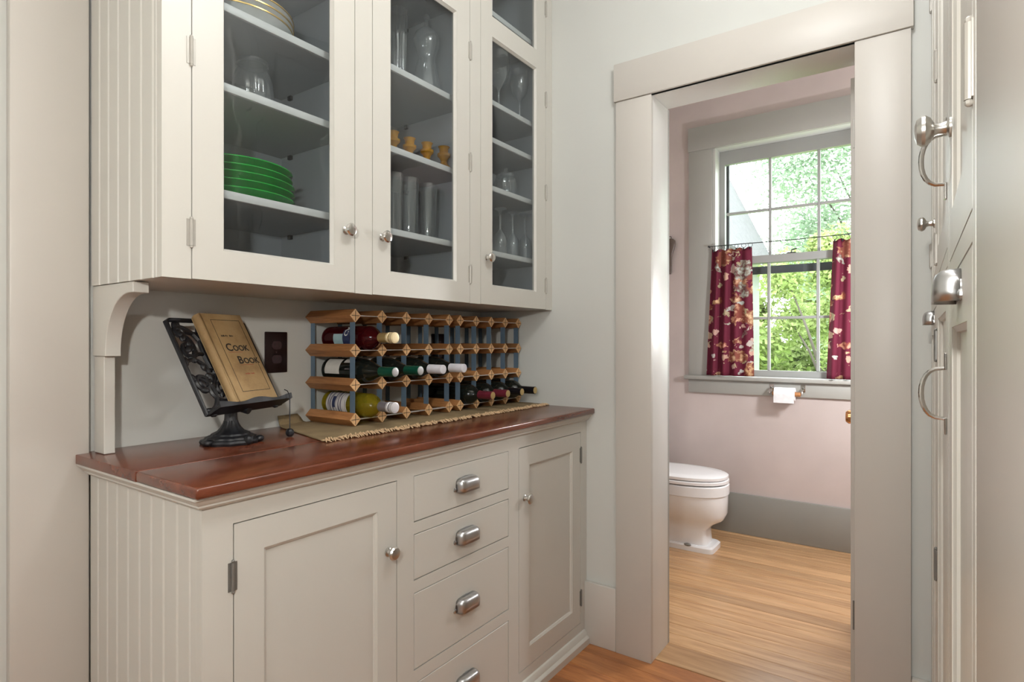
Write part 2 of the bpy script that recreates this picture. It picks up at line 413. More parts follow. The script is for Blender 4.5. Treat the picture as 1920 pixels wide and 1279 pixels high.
# ------------------------------------------------------------------ STRUCTURE
def struct(name, geo, mat, **k):
    o = ob(name, geo, mat, None, **k); o['kind'] = 'structure'; return o
struct('wall_left', gbox(XB - 0.12, XB, -2.6, W, 0, CEIL), M['wall'], smooth=False)
OX0, OX1, OZ = -0.8042, -0.1623, 2.0758      # door opening
struct('wall_far', join(gbox(XB - 0.12, OX0 - 0.02, W, YBW - 0.004, 0, CEIL), gbox(OX1 + 0.02, XR + 0.1, W, YBW - 0.004, 0, CEIL),
       gbox(OX0 - 0.02, OX1 + 0.02, W, YBW - 0.004, OZ + 0.02, CEIL)), M['wall'], smooth=False)
struct('wall_bathroom_near', join(gbox(-1.75, OX0 - 0.02, YBW - 0.004, YBW, 0, CEIL), gbox(OX1 + 0.02, 0.8, YBW - 0.004, YBW, 0, CEIL),
       gbox(OX0 - 0.02, OX1 + 0.02, YBW - 0.004, YBW, OZ + 0.02, CEIL)), M['pink'], smooth=False)
struct('wall_right', gbox(XR, XR + 0.1, -2.6, W, 0, CEIL), M['wall'], smooth=False)
BWX0, BWX1, BWZ0, BWZ1 = -0.18, 0.42, 1.2, 2.1  # opening added in the unseen back wall to let daylight in
struct('wall_back', join(gbox(XB - 0.12, BWX0, -2.7, -2.6, 0, CEIL), gbox(BWX1, XR + 0.1, -2.7, -2.6, 0, CEIL),
       gbox(BWX0, BWX1, -2.7, -2.6, 0, BWZ0), gbox(BWX0, BWX1, -2.7, -2.6, BWZ1, CEIL)), M['wall'], smooth=False)
struct('ceiling', gbox(XB - 0.12, XR + 0.1, -2.7, YBW - 0.004, CEIL, CEIL + 0.08), M['ceil'], smooth=False)
struct('ceiling', gbox(-1.75, 0.8, YBW - 0.004, YF + 0.2, CEIL, CEIL + 0.08), M['ceil'], smooth=False)
WX0, WX1, WZ0, WZ1 = -1.066, -0.166, 0.955, 2.395       # bathroom window opening
struct('wall_bathroom_far', join(gbox(-1.75, WX0, YF, YF + 0.2, 0, CEIL), gbox(WX1, 0.8, YF, YF + 0.2, 0, CEIL),
       gbox(WX0, WX1, YF, YF + 0.2, 0, WZ0), gbox(WX0, WX1, YF, YF + 0.2, WZ1, CEIL)), M['pink'], smooth=False)
struct('wall_bathroom_left', gbox(-1.75, -1.66, YBW, YF, 0, CEIL), M['pink'], smooth=False)
struct('wall_bathroom_right', gbox(0.7, 0.8, YBW, YF, 0, CEIL), M['pink'], smooth=False)

# floors: every board its own piece
fl = struct('floor', gbox(XB - 0.12, XR + 0.1, -2.7, 2.068, -0.06, -0.019), M['gap'], smooth=False)
y = 2.067
fi = 0
bw = 0.098
while y > -2.6:
    y0 = max(y - bw, -2.6)
    j = -1.03 + random.uniform(-0.1, 0.5)
    xs = [XB] + ([random.uniform(-0.9, 0.1)] if fi % 2 else []) + [XR]
    for a, c in zip(xs[:-1], xs[1:]):
        ob('floor_board', gbox(a + 0.0006, c - 0.0006, y0 + 0.0006, y - 0.0006, -0.019, 0.0), M['hallfloor'], fl, bev=0.0012, seg=1)
    y -= bw; fi += 1
fb = struct('floor', gbox(-1.66, 0.7, 2.068, YF, -0.06, -0.019), M['gap'], smooth=False)
ob('threshold_board', gbox(OX0 - 0.015, OX1 + 0.015, 2.0705, YBW + 0.012, -0.019, 0.001), M['bathfloor'], fb, bev=0.0015, seg=1)
y = YBW + 0.013; bw = 0.082
while y < YF - 0.001:
    y1 = min(y + bw, YF)
    ob('floor_board', gbox(-1.66, 0.7, y + 0.0012, y1 - 0.0012, -0.019, 0.0), M['bathfloor'], fb, bev=0.0016, seg=1)
    y += bw

# door casing of the bathroom doorway
CW = 0.142
d1 = thing('door_1', ((OX0 + OX1) / 2, YC, 0), 'cased doorway opening to the pink bathroom', kind='structure')
ob('casing_board', gbox(OX0 - 0.139, OX0 + 0.001, YC, W, 0, OZ - 0.001), M['casing'], d1, bev=0.002)
ob('casing_board', gbox(OX1 - 0.001, OX1 + CW - 0.002, YC, W, 0, OZ - 0.001), M['casing'], d1, bev=0.002)
ob('head_casing', gbox(OX0 - 0.145, OX1 + CW + 0.004, YC - 0.006, W, OZ, OZ + 0.141), M['casing'], d1, bev=0.002)
ob('jamb', gbox(OX0 - 0.02, OX0, YC + 0.002, YBW + 0.004, 0, OZ), M['jamb'], d1, bev=0.0015)
ob('jamb', gbox(OX1, OX1 + 0.02, YC + 0.002, YBW + 0.004, 0, OZ), M['jamb'], d1, bev=0.0015)
ob('head_jamb', gbox(OX0 - 0.02, OX1 + 0.02, YC + 0.002, YBW + 0.004, OZ, OZ + 0.02), M['jamb'], d1, bev=0.0015)
# bathroom-side casings
for a, c in ((OX0 - 0.135, OX0), (OX1, OX1 + 0.135)):
    ob('casing_board', gbox(a, c, YBW, YBW + 0.02, 0, OZ), M['greytrim'], d1, bev=0.002)
# the open door leaf, folded back into the bathroom along the right side
leaf = thing('bathroom_door', (OX1 - 0.016, YBW + 0.03, 0.008), 'putty-painted bathroom door swung open, copper knob showing', 'door')
LX0, LX1 = OX1 - 0.028, OX1 + 0.009
DL0, DL1 = YBW + 0.026, YBW + 0.66
ob('stile', gbox(LX0, LX1, DL0, DL0 + 0.1, 0.008, 2.045), M['casing'], leaf, bev=0.0015)
ob('stile', gbox(LX0, LX1, DL1 - 0.1, DL1, 0.008, 2.045), M['casing'], leaf, bev=0.0015)
for z0, z1 in ((0.008, 0.2), (0.92, 1.07), (1.94, 2.045)):
    ob('rail', gbox(LX0, LX1, DL0 + 0.1, DL1 - 0.1, z0, z1), M['casing'], leaf, bev=0.0015)
for z0, z1 in ((0.2, 0.92), (1.07, 1.94)):
    ob('panel', gbox(LX0 + 0.01, LX1 - 0.01, DL0 + 0.1, DL1 - 0.1, z0, z1), M['casing'], leaf)
kn = ob('knob', glathe([(0.026, 0), (0.026, 0.004), (0.010, 0.008), (0.009, 0.03), (0.018, 0.036), (0.028, 0.046), (0.029, 0.056), (0.022, 0.066), (1e-6, 0.068)], 20), M['copper'], leaf,
        M=Matrix.Translation((LX0, DL1 - 0.058, 0.86)) @ Matrix.Rotation(R(-90), 4, 'Y')); kn['label'] = 'round copper-coloured door knob'
for zc, m in ((1.86, M['hinge']), (0.27, M['hingemetal'])):
    h = ob('hinge', join(glathe([(0.006, -0.05), (0.006, 0.05)], 10), gsphere((0, 0, 0.055), 0.006, 8), gsphere((0, 0, -0.055), 0.006, 8)), m, leaf,
           M=Matrix.Translation((LX0 + 0.020, DL0 - 0.007, zc)))
    ob('hinge_leaf', gbox(LX0 + 0.006, LX0 + 0.030, DL0 - 0.002, DL0 + 0.001, zc - 0.048, zc + 0.048), m, h, bev=0.0005, seg=1)

# baseboards of the hall
def base(name, geo, mat=M['casing']): return struct(name, geo, mat, bev=0.003)
base('baseboard_far', join(gbox(LF, OX0 - 0.1392, YC, W, 0, 0.238)))
base('baseboard_far', gbox(OX1 + CW - 0.0015, 0.0235, YC, W, 0, 0.205))
# bathroom baseboards
base('baseboard_bathroom', gbox(-1.66, 0.7, YF - 0.018, YF, 0, 0.2452), M['greybase'])
base('baseboard_bathroom', gbox(-1.66, -1.642, YBW, YF - 0.018, 0, 0.2452), M['greybase'])
# casing board at the left end of the cabinet
struct('trim_1', gbox(XB, XT, 0.4024, 0.5475, 0, CEIL), M['casing'], bev=0.003)
struct('baseboard_left', gbox(XB, XB + 0.018, -2.6, 0.4024, 0, 0.2), M['casing'], bev=0.003)

# bathroom window
wn = thing('window_1', ((WX0 + WX1) / 2, YF, 0.96), 'grey-trimmed sash window over the toilet paper holder', kind='structure')
ob('casing_board', gbox(-1.2207, WX0 - 0.009, YF - 0.02, YF, 0.962, 2.3887), M['greytrim'], wn, bev=0.002)
ob('casing_board', gbox(WX1 + 0.009, -0.011, YF - 0.02, YF, 0.962, 2.3887), M['greytrim'], wn, bev=0.002)
ob('head_casing', gbox(-1.2235, -0.008, YF - 0.026, YF, 2.3887, 2.539), M['greytrim'], wn, bev=0.002)
ob('window_stool', gbox(-1.245, 0.012, YF - 0.045, YF + 0.06, 0.936, 0.9621), M['greytrim'], wn, bev=0.005)
ob('apron', gbox(-1.222, -0.01, YF - 0.018, YF, 0.852, 0.936), M['greytrim'], wn, bev=0.002)
for a, c in ((WX0 - 0.01, WX0 + 0.012), (WX1 - 0.012, WX1 + 0.01)):
    ob('side_jamb', gbox(a, c, YF - 0.012, YF + 0.19, 0.955, 2.405), M['sashjamb'], wn, bev=0.0015)
ob('head_jamb', gbox(WX0, WX1, YF - 0.012, YF + 0.19, 2.385, 2.405), M['sashjamb'], wn, bev=0.0015)
ob('outer_sill', gbox(WX0 - 0.02, WX1 + 0.02, YF + 0.06, YF + 0.24, 0.93, 0.958), M['sash'], wn, bev=0.003)
GX0, GX1 = -1.022, -0.222
def sash(name, y0, y1, z0, z1, gz0, gz1, zm):
    s = ob(name, join(gbox(WX0 + 0.013, GX0, y0, y1, z0, z1), gbox(GX1, WX1 - 0.013, y0, y1, z0, z1), gbox(GX0, GX1, y0, y1, z0, gz0), gbox(GX0, GX1, y0, y1, gz1, z1)), M['sash'], wn)
    p = (GX1 - GX0) / 3
    for i in (1, 2):
        ob('muntin', gbox(GX0 + p * i - 0.008, GX0 + p * i + 0.008, y0 + 0.004, y1 - 0.004, gz0, gz1), M['sash'], s, bev=0.003, seg=1)
    for i in range(3):
        ob('muntin', gbox(GX0 + p * i + 0.0081, GX0 + p * (i + 1) - 0.0081, y0 + 0.004, y1 - 0.004, zm - 0.008, zm + 0.008), M['sash'], s, bev=0.003, seg=1)
        ym = (y0 + y1) / 2
        for a, c in ((gz0, zm), (zm, gz1)):
            ob('pane', gbox(GX0 + p * i, GX0 + p * (i + 1), ym - 0.0015, ym + 0.0015, a, c), M['winglass'], s, smooth=False)
    return s
sash('lower_sash', YF + 0.045, YF + 0.08, 0.9625, 1.70, 1.0, 1.655, 1.318)
sash('upper_sash', YF + 0.083, YF + 0.118, 1.656, 2.384, 1.698, 2.30, 1.985)
ob('storm_rail', gbox(WX0 + 0.013, WX1 - 0.013, YF + 0.15, YF + 0.17, 1.598, 1.645), M['storm'], wn, smooth=False)
ob('storm_stile', gbox(WX0 + 0.013, WX0 + 0.052, YF + 0.15, YF + 0.17, 0.96, 1.598), M['storm'], wn, smooth=False)
ob('storm_stile', gbox(WX0 + 0.013, WX0 + 0.052, YF + 0.15, YF + 0.17, 1.645, 2.36), M['storm'], wn, smooth=False)
lk = thing('sash_lock', (-0.63, YF + 0.062, 1.70), 'small dark latch on the window meeting rail', 'latch')
ob('latch_base', gbox(-0.655, -0.605, YF + 0.05, YF + 0.075, 1.70, 1.707), M['iron'], lk, bev=0.001, seg=1)
ob('latch_lever', gtube([(-0.63, YF + 0.06, 1.705), (-0.63, YF + 0.06, 1.72), (-0.60, YF + 0.055, 1.727)], 0.004, 6), M['iron'], lk)

# ------------------------------------------------------------------ hardware builders
KN = [(0.011, 0), (0.011, 0.002), (0.007, 0.004), (0.0055, 0.010), (0.007, 0.0135), (0.0135, 0.0165), (0.0168, 0.0205), (0.0168, 0.0235), (0.0135, 0.0275), (0.007, 0.0292), (1e-6, 0.0297)]
def knob(loc, parent, mat, s=1.0, flip=False, label=None):
    o = ob('knob', glathe([(r * s, z * s) for r, z in KN], 24), mat, parent, M=Matrix.Translation(loc) @ Matrix.Rotation(R(-90 if flip else 90), 4, 'Y'))
    if label: o['label'] = label
    return o
def cup_geo(wd=0.086, ht=0.040, pr=0.026):
    prof = [(0.0, 0.5), (0.42, 0.50), (0.68, 0.46), (0.87, 0.35), (0.97, 0.18), (1.0, -0.05), (1.0, -0.42)]
    n = 18; V = []; F = []
    for i in range(n + 1):
        u = math.pi * i / n; cy = -math.cos(u)
        s = max(0.0, 1 - abs(cy) ** 7.0) ** (1 / 2.6)
        s = max(s, 0.04)
        for px, pz in prof:
            V.append((pr * px * s, wd / 2 * cy, ht * ((pz + 0.42) * (0.5 + 0.5 * s) - 0.42)))
    k = len(prof)
    for i in range(n):
        for j in range(k - 1):
            F.append((i * k + j, (i + 1) * k + j, (i + 1) * k + j + 1, i * k + j + 1))
    return V, F
def cup_pull(loc, parent, mat, flip=False, s=1.0):
    Mx = Matrix.Translation(loc) @ (Matrix.Rotation(R(180), 4, 'Z') if flip else Matrix.Identity(4)) @ Matrix.Scale(s, 4)
    o = ob('cup_pull', cup_geo(), mat, parent, M=Mx, sol=0.0016, ang=60)
    fl_ = [(0.046 * math.cos(a), max(-0.016, 0.023 * math.sin(a))) for a in [math.pi * 2 * i / 32 for i in range(32)]]
    ob('backplate', gprism(fl_, 'x', 0.0, 0.0014), mat, o, M=Mx)
    for e in (-1, 1):
        ob('ear', glathe([(0.006, 0), (0.006, 0.0025), (0.003, 0.004), (1e-6, 0.0042)], 10), mat, o, M=Mx @ Matrix.Translation((0, e * 0.048, -0.010)) @ Matrix.Rotation(R(90), 4, 'Y'))
    return o
def hinge(loc, parent, mat, h=0.055, sx=1):
    x, y, z = loc
    o = ob('hinge', join(glathe([(0.0036, -h / 2), (0.0036, h / 2)], 10, (x + 0.002 * sx, y, z)), gsphere((x + 0.002 * sx, y, z + h / 2 + 0.002), 0.0034, 8), gsphere((x + 0.002 * sx, y, z - h / 2 - 0.002), 0.0034, 8),
               gbox(min(x, x + 0.0012 * sx), max(x, x + 0.0012 * sx), y - 0.009, y + 0.009, z - h / 2, z + h / 2)), mat, parent)
    return o
def beadboard(parent, xs, yface, z0, z1, mat, t=0.012):
    for a, b in zip(xs[:-1], xs[1:]):
        a += 0.0003; b -= 0.0003
        pts = [(a, yface + t), (a, yface + 0.0055), (a + 0.0035, yface), (b - 0.0050, yface), (b, yface + 0.0055), (b, yface + t)]
        ob('beadboard_plank', gprism(pts, 'z', z0, z1), mat, parent, ang=25)

# ------------------------------------------------------------------ base cabinet
bc = thing('base_cabinet', ((XB + LF) / 2, (LL + W) / 2, 0), 'cream painted base cabinet with four drawers under the mahogany counter', 'cabinet')
ob('carcass', join(gbox(XB + 0.002, LF - 0.02, LL + 0.013, LL + 0.028, 0.0, 0.8922), gbox(XB + 0.002, LF - 0.02, W - 0.02, W - 0.002, 0, 0.8922), gbox(XB + 0.002, XB + 0.01, LL + 0.028, W - 0.02, 0, 0.8922),
   gbox(XB + 0.01, LF - 0.02, LL + 0.028, W - 0.02, 0.06, 0.08)), M['gap'], bc, smooth=False)
fr = []
Z0, Z1 = 0.0, 0.8922
yl = [LL] + YS + [W - 0.001]
for a, b in ((LL, YS[0]), (YS[1], YS[2]), (YS[3], YS[4]), (YS[5], W - 0.001)):
    fr.append(gbox(LF - 0.02, LF, a, b, Z0, Z1))
DZ = [(0.703, 0.8252), (0.552, 0.6728), (0.3186, 0.52), (0.087, 0.2845)]
for a, b in ((YS[0], YS[1]), (YS[2], YS[3]), (YS[4], YS[5])):
    fr.append(gbox(LF - 0.02, LF, a, b, 0.8245, Z1)); fr.append(gbox(LF - 0.02, LF, a, b, Z0, 0.086))
for (a, b), (c, d) in zip(DZ[:-1], DZ[1:]): fr.append(gbox(LF - 0.02, LF, YS[2], YS[3], d, a))
ob('face_frame', join(*fr), M['cab'], bc, smooth=False)
xs = [XT + 0.0005, -1.5345, -1.4841, -1.4339, -1.38, -1.3262, -1.2738, -1.2218, -1.1667, -1.1174]
beadboard(bc, xs, LL, 0.0, 0.8925, M['cab'])
ob('corner_stile', gbox(-1.1171, LF - 0.0195, LL, LL + 0.012, 0, 0.8925), M['cab'], bc, bev=0.001, seg=1)
# moulding under the counter: front and left
mp = [(0, 0.8925), (0.026, 0.8925), (0.026, 0.888), (0.021, 0.885), (0.0165, 0.878), (0.0115, 0.8745), (0.0115, 0.871), (0.006, 0.866), (0, 0.8655)]
def corner_sweep(prof, xa, yb):
    k = len(prof)
    v = [(xa, LL - a, z) for a, z in prof] + [(LF + a, LL - a, z) for a, z in prof] + [(LF + a, yb, z) for a, z in prof]
    f = [(q * k + i, q * k + (i + 1) % k, (q + 1) * k + (i + 1) % k, (q + 1) * k + i) for q in (0, 1) for i in range(k)]
    return v, f + [tuple(range(k)), tuple(range(2 * k, 3 * k))]
ob('cove_moulding', corner_sweep(mp, XT + 0.0005, W - 0.001), M['cab'], bc, ang=25)
sp = [(0, 0), (0.023, 0), (0.023, 0.024), (0.019, 0.029), (0.0135, 0.032), (0.0115, 0.042), (0.006, 0.05), (0, 0.052)]
ob('base_moulding', gprism([(LF + a, z) for a, z in sp], 'y', LL, W - 0.021), M['cab'], bc, ang=25)
def panel_door(parent, y0, y1, z0, z1, xf_, mat, st=0.062, th=0.02, sgn=1, name='door', raised=False):
    g = 0.0024
    y0 += g; y1 -= g; z0 += g; z1 -= g
    xa = xf_ - sgn * th
    def bx(a, b, c, d, x0=xa, x1=xf_): return gbox(min(x0, x1), max(x0, x1), a, b, c, d)
    dr = ob(name, join(bx(y0, y0 + st, z0, z1), bx(y1 - st, y1, z0, z1), bx(y0 + st, y1 - st, z0, z0 + st), bx(y0 + st, y1 - st, z1 - st, z1)), mat, parent, smooth=False)
    ob('panel', bx(y0 + st, y1 - st, z0 + st, z1 - st, xa, xf_ - sgn * 0.008), mat, dr, smooth=False)
    # bevelled moulding slip round the panel
    for (a, b, c, d) in ((y0 + st, y1 - st, z1 - st, -1), (y0 + st, y1 - st, z0 + st, 1)):
        ob('panel_bead', gprism([(xf_ - sgn * 0.008, c), (xf_ - sgn * 0.0012, c), (xf_ - sgn * 0.0045, c + d * 0.006), (xf_ - sgn * 0.008, c + d * 0.007)], 'y', a, b), mat, dr, ang=20)
    for (yy, d) in ((y0 + st, 1), (y1 - st, -1)):
        ob('panel_bead', gprism([(xf_ - sgn * 0.008, yy), (xf_ - sgn * 0.0012, yy), (xf_ - sgn * 0.0045, yy + d * 0.006), (xf_ - sgn * 0.008, yy + d * 0.007)], 'z', z0 + st, z1 - st), mat, dr, ang=20)
    return dr
dl = panel_door(bc, YS[0], YS[1], 0.086, 0.8245, LF, M['cab'])
knob((LF, 1.0045, 0.6537), dl, M['nickel'], 1.0)
for z in (0.7236, 0.185): hinge((LF, YS[0] - 0.001, z), dl, M['hingemetal'])
dr_ = panel_door(bc, YS[4], YS[5], 0.086, 0.8245, LF, M['cab'])
knob((LF, 1.6108, 0.654), dr_, M['nickel'], 1.0)
for z in (0.7351, 0.1833): hinge((LF, YS[5] + 0.001, z), dr_, M['hingemetal'])
for (z0, z1), zc in zip(DZ, (0.764, 0.616, 0.4225, 0.197)):
    d = ob('drawer', gbox(LF - 0.02, LF, YS[2] + 0.0025, YS[3] - 0.0025, z0 + 0.0025, z1 - 0.0025), M['cab'], bc, bev=0.001, seg=1)
    cup_pull((LF, 1.3035, zc), d, M['pewter'])

# ------------------------------------------------------------------ countertop
ct = thing('countertop', ((XB + CF) / 2, (CL + W) / 2, 0.893), 'reddish mahogany countertop on the cream base cabinet', 'countertop')
for a, b in ((XB + 0.001, -1.2785), (-1.2783, CF)):
    ob('plank', gbox(a, b, CL, W - 0.001, 0.8928, CZ), M['counter'], ct, bev=0.0015 if b < -1.1 else 0.005, seg=3)

# ------------------------------------------------------------------ upper cabinet
uc = thing('upper_cabinet', ((XB + UF) / 2, (UL + W) / 2, UZ), 'cream painted wall cabinet with three tall glass doors', 'cabinet')
xs = [XT + 0.0005, -1.5325, -1.4841, -1.4340, -1.3786, -1.3237, -1.2715, UF - 0.0201]
beadboard(uc, xs, UL, UZ, UT, M['cab'])
ob('face_frame', join(*[gbox(UF - 0.02, UF, a, b, UZ, UT) for a, b in ((UL, YS[0]), (YS[1], YS[2]), (YS[3], YS[4]), (YS[5], W - 0.001))]), M['cab'], uc, smooth=False)
ob('bottom_panel', gbox(XB + 0.001, UF - 0.0205, UL + 0.013, W - 0.001, UZ + 0.001, UZ + 0.018), M['cab'], uc, smooth=False)
ob('top_panel', gbox(XB + 0.001, UF, UL, W - 0.001, UT, UT + 0.05), M['cab'], uc, bev=0.002)
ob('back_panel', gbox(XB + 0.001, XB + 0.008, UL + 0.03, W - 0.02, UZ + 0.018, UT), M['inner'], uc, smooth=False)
cells = [(UL + 0.03, 1.055), (1.072, 1.537), (1.555, W - 0.02)]
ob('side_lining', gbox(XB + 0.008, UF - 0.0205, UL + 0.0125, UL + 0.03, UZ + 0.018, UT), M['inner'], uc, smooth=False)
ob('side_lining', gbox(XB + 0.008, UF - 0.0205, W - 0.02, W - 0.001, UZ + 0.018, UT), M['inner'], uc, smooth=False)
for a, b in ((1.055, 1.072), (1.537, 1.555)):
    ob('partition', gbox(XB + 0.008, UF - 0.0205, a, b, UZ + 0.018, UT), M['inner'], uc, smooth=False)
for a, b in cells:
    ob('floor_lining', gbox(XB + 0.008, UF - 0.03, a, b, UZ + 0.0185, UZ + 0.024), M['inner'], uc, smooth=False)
SH = [(1.51, 1.749, 1.927, 2.16, 2.42), (1.505, 1.747, 1.986, 2.34), (1.503, 1.737, 1.912, 2.047, 2.37)]
for (a, b), zs in zip(cells, SH):
    for z in zs:
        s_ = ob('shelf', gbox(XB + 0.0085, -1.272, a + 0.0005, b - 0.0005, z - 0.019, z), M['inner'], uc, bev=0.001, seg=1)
        ob('front_edge', gbox(-1.2719, -1.266, a + 0.0005, b - 0.0005, z - 0.019, z), M['shelf'], s_, bev=0.002)
        for yy in (a + 0.004, b - 0.004):
            ob('shelf_pin', gbox(XB + 0.05, XB + 0.065, yy - 0.004, yy + 0.004, z - 0.031, z - 0.0192), M['iron'], s_)
RZ = (2.247, 2.318)
def glass_door(y0, y1, hinge_right, zb, zt=UT - 0.001):
    g = 0.0022; y0 += g; y1 -= g; zb += 0.0; st = 0.066
    x0, x1 = UF - 0.02, UF
    d = ob('glass_door', join(gbox(x0, x1, y0, y0 + st, zb, zt), gbox(x0, x1, y1 - st, y1, zb, zt), gbox(x0, x1, y0 + st, y1 - st, zb, 1.3685), gbox(x0, x1, y0 + st, y1 - st, *RZ), gbox(x0, x1, y0 + st, y1 - st, zt - 0.06, zt)), M['cab'], uc, smooth=False)
    for a, b in ((1.3685, RZ[0]), (RZ[1], zt - 0.06)):
        ob('pane', gbox(UF - 0.0125, UF - 0.0095, y0 + st, y1 - st, a, b), M['cabglass'], d, smooth=False)
        for yy, s in ((y0 + st, 1), (y1 - st, -1)):
            ob('glazing_bead', gprism([(UF - 0.0095, yy), (UF - 0.001, yy), (UF - 0.0095, yy + s * 0.006)], 'z', a, b), M['cab'], d, smooth=False)
        for zz, s in ((a, 1), (b, -1)):
            ob('glazing_bead', gprism([(UF - 0.0095, zz), (UF - 0.001, zz), (UF - 0.0095, zz + s * 0.006)], 'y', y0 + st, y1 - st), M['cab'], d, smooth=False)
    hy = y1 + g + 0.0005 if hinge_right else y0 - g - 0.0005
    for z in (1.398, 1.773, 2.146, 2.51): hinge((UF, hy, z), d, M['hinge'])
    ky = y0 + 0.034 if hinge_right else y1 - 0.028
    knob((UF, ky, 1.4645), d, M['polnickel'], 1.0)
    return d
for i, (a, b) in enumerate(((YS[0], YS[1]), (YS[2], YS[3]), (YS[4], YS[5]))):
    glass_door(a, b, i > 0, UZ + 0.001)

# bracket under the upper cabinet
bk = thing('cabinet_bracket', (XT + 0.03, 0.57, CZ), 'cream curved bracket post between counter and wall cabinet', 'bracket')
ob('post', gbox(XT + 0.0006, -1.527, 0.557, 0.580, CZ + 0.0005, 1.139), M['cab'], bk, bev=0.0015, seg=1)
pts = [(XT + 0.0006, UZ - 0.001), (XT + 0.0006, 1.139), (-1.512, 1.139), (-1.512, 1.150)]
cx, cz, rx, rz = -1.392, 1.150, 0.120, 0.128
for i in range(1, 14):
    a = math.pi - math.pi / 2 * i / 13
    pts.append((cx + rx * math.cos(a), cz + rz * math.sin(a)))
pts += [(-1.372, 1.278), (-1.372, UZ - 0.001)]
ob('curved_corbel', gprism(pts, 'y', 0.554, 0.586), M['cab'], bk, bev=0.0012, seg=1)

# ------------------------------------------------------------------ right-hand tall cabinets
RCX = 0.0363
rcM = Matrix.Translation((RCX, 0, 0)) @ Matrix.Rotation(0.00576, 4, 'Z')   # plane almost parallel to y
def rc_obj(root):
    root.matrix_world = rcM; ORG[root] = Vector((0, 0, 0))
def right_unit(name, y0, y1, kind, label):
    t = thing(name, (0, 0, 0), label, 'cabinet', local=True); t.matrix_world = rcM
    zt = 2.66
    ob('carcass', gbox(0.021, 0.58, y0 + 0.002, y1 - 0.002, 0.0, zt), M['cab'], t, smooth=False)
    zs = 1.262 if kind != 'fridge' else 1.29
    ob('face_frame', join(gbox(0, 0.02, y0 + 0.001, y0 + 0.03, 0.08, zt), gbox(0, 0.02, y1 - 0.03, y1 - 0.001, 0.08, zt), gbox(0, 0.02, y0 + 0.03, y1 - 0.03, zs - 0.012, zs + 0.012), gbox(0, 0.02, y0 + 0.03, y1 - 0.03, zt - 0.03, zt), gbox(0, 0.02, y0 + 0.03, y1 - 0.03, 0.08, 0.11)), M['cab'], t, smooth=False)
    du = panel_door(t, y0 + 0.03, y1 - 0.03, zs + 0.012, zt - 0.03, 0.0, M['cab'], sgn=-1, st=0.058)
    dn = panel_door(t, y0 + 0.03, y1 - 0.03, 0.11, zs - 0.012, 0.0, M['cab'], sgn=-1, st=0.058)
    return t, du, dn
def rknob(y, z, p, k=1.0): return ob('knob', glathe([(r * k, zz * k * 1.15) for r, zz in KN], 24), M['nickel'], p, M=Matrix.Translation((0, y, z)) @ Matrix.Rotation(R(-90), 4, 'Y'))
def rcup(y, z, p): return cup_pull((0, y, z), p, M['pewter'], flip=True, s=0.86)
def rhinge(y, z, p, m): return hinge((0, y, z), p, m, 0.06, -1)
def dpull(y, z, p):
    pts = []
    for i in range(13):
        a = math.pi * i / 12
        pts.append((-0.030 * math.sin(a) ** 0.6, y, z + 0.036 * math.cos(a)))
    rr = [0.0024 + 0.0012 * math.sin(math.pi * i / 12) for i in range(13)]
    o = ob('d_pull', gtube(pts, rr, 10), M['polnickel'], p)
    for s in (-1, 1): ob('foot', gbox(-0.003, 0.0, y - 0.006, y + 0.006, z + s * 0.046 - 0.012, z + s * 0.046 + 0.012), M['polnickel'], o, bev=0.001, seg=1)
    return o
t, du, dn = right_unit('pantry_cabinet', 1.53, 2.026, 'pantry', 'cream pantry cabinet in the far right corner beside the doorway')
rknob(1.675, 1.448, du); rcup(1.74, 1.228, dn)
for z in (1.41, 2.12): rhinge(1.997, z, du, M['hinge'])
t, du, dn = right_unit('tall_cabinet', 0.985, 1.528, 'fridge', 'cream tall cabinet with two curved bar handles')
dpull(1.035, 1.432, du); dpull(1.035, 1.098, dn)
for z in (1.745, 1.365): rhinge(1.499, z, du, M['hinge'])
for z in (1.165, 0.71): rhinge(1.499, z, dn, M['hingemetal'])
t, du, dn = right_unit('pantry_cabinet', 0.548, 0.983, 'pantry', 'cream pantry cabinet nearest on the right, large cup pull at its middle')
rknob(0.9, 1.437, du, 1.12); rcup(0.745, 1.226, dn)
for z in (1.39, 2.12): rhinge(0.577, z, du, M['hinge'])
struct('trim_2', gbox(0.033, 0.62, -0.5, 0.547, 0.0, 2.66), M['casing'], bev=0.006)
struct('wall_right', gbox(0.034, XR, -0.5, 2.04, 2.662, CEIL), M['wall'], smooth=False)

# ------------------------------------------------------------------ outlets on the splash wall
def outlet(y0, y1, z0, z1, label):
    t = thing('outlet_cover', (XB, (y0 + y1) / 2, (z0 + z1) / 2), label, 'outlet', 'outlet covers on the splash wall')
    ob('plate', gbox(XB + 0.0005, XB + 0.006, y0, y1, z0, z1), M['bronze'], t, bev=0.003)
    ym = (y0 + y1) / 2
    for zc in (z0 + (z1 - z0) * 0.33, z0 + (z1 - z0) * 0.67):
        s = ob('socket', gprism([(ym + 0.0165 * math.cos(a), zc + max(-0.0125, min(0.0125, 0.0165 * math.sin(a)))) for a in [2 * math.pi * i / 24 for i in range(24)]], 'x', XB + 0.006, XB + 0.0085), M['bronze2'], t)
        for e in (-1, 1): ob('slot', gbox(XB + 0.0085, XB + 0.0088, ym + e * 0.006 - 0.001, ym + e * 0.006 + 0.001, zc - 0.002, zc + 0.006), M['gap'], s)
    ob('screw', glathe([(0.003, 0), (0.003, 0.001), (1e-6, 0.0016)], 8), M['bronze2'], t, M=Matrix.Translation((XB + 0.006, ym, (z0 + z1) / 2)) @ Matrix.Rotation(R(90), 4, 'Y'))
outlet(1.0021, 1.0772, 1.0785, 1.2026, 'dark bronze outlet cover between the cookbook stand and wine racks')
outlet(1.727, 1.803, 1.075, 1.205, 'dark bronze outlet cover on the wall behind the wine racks')

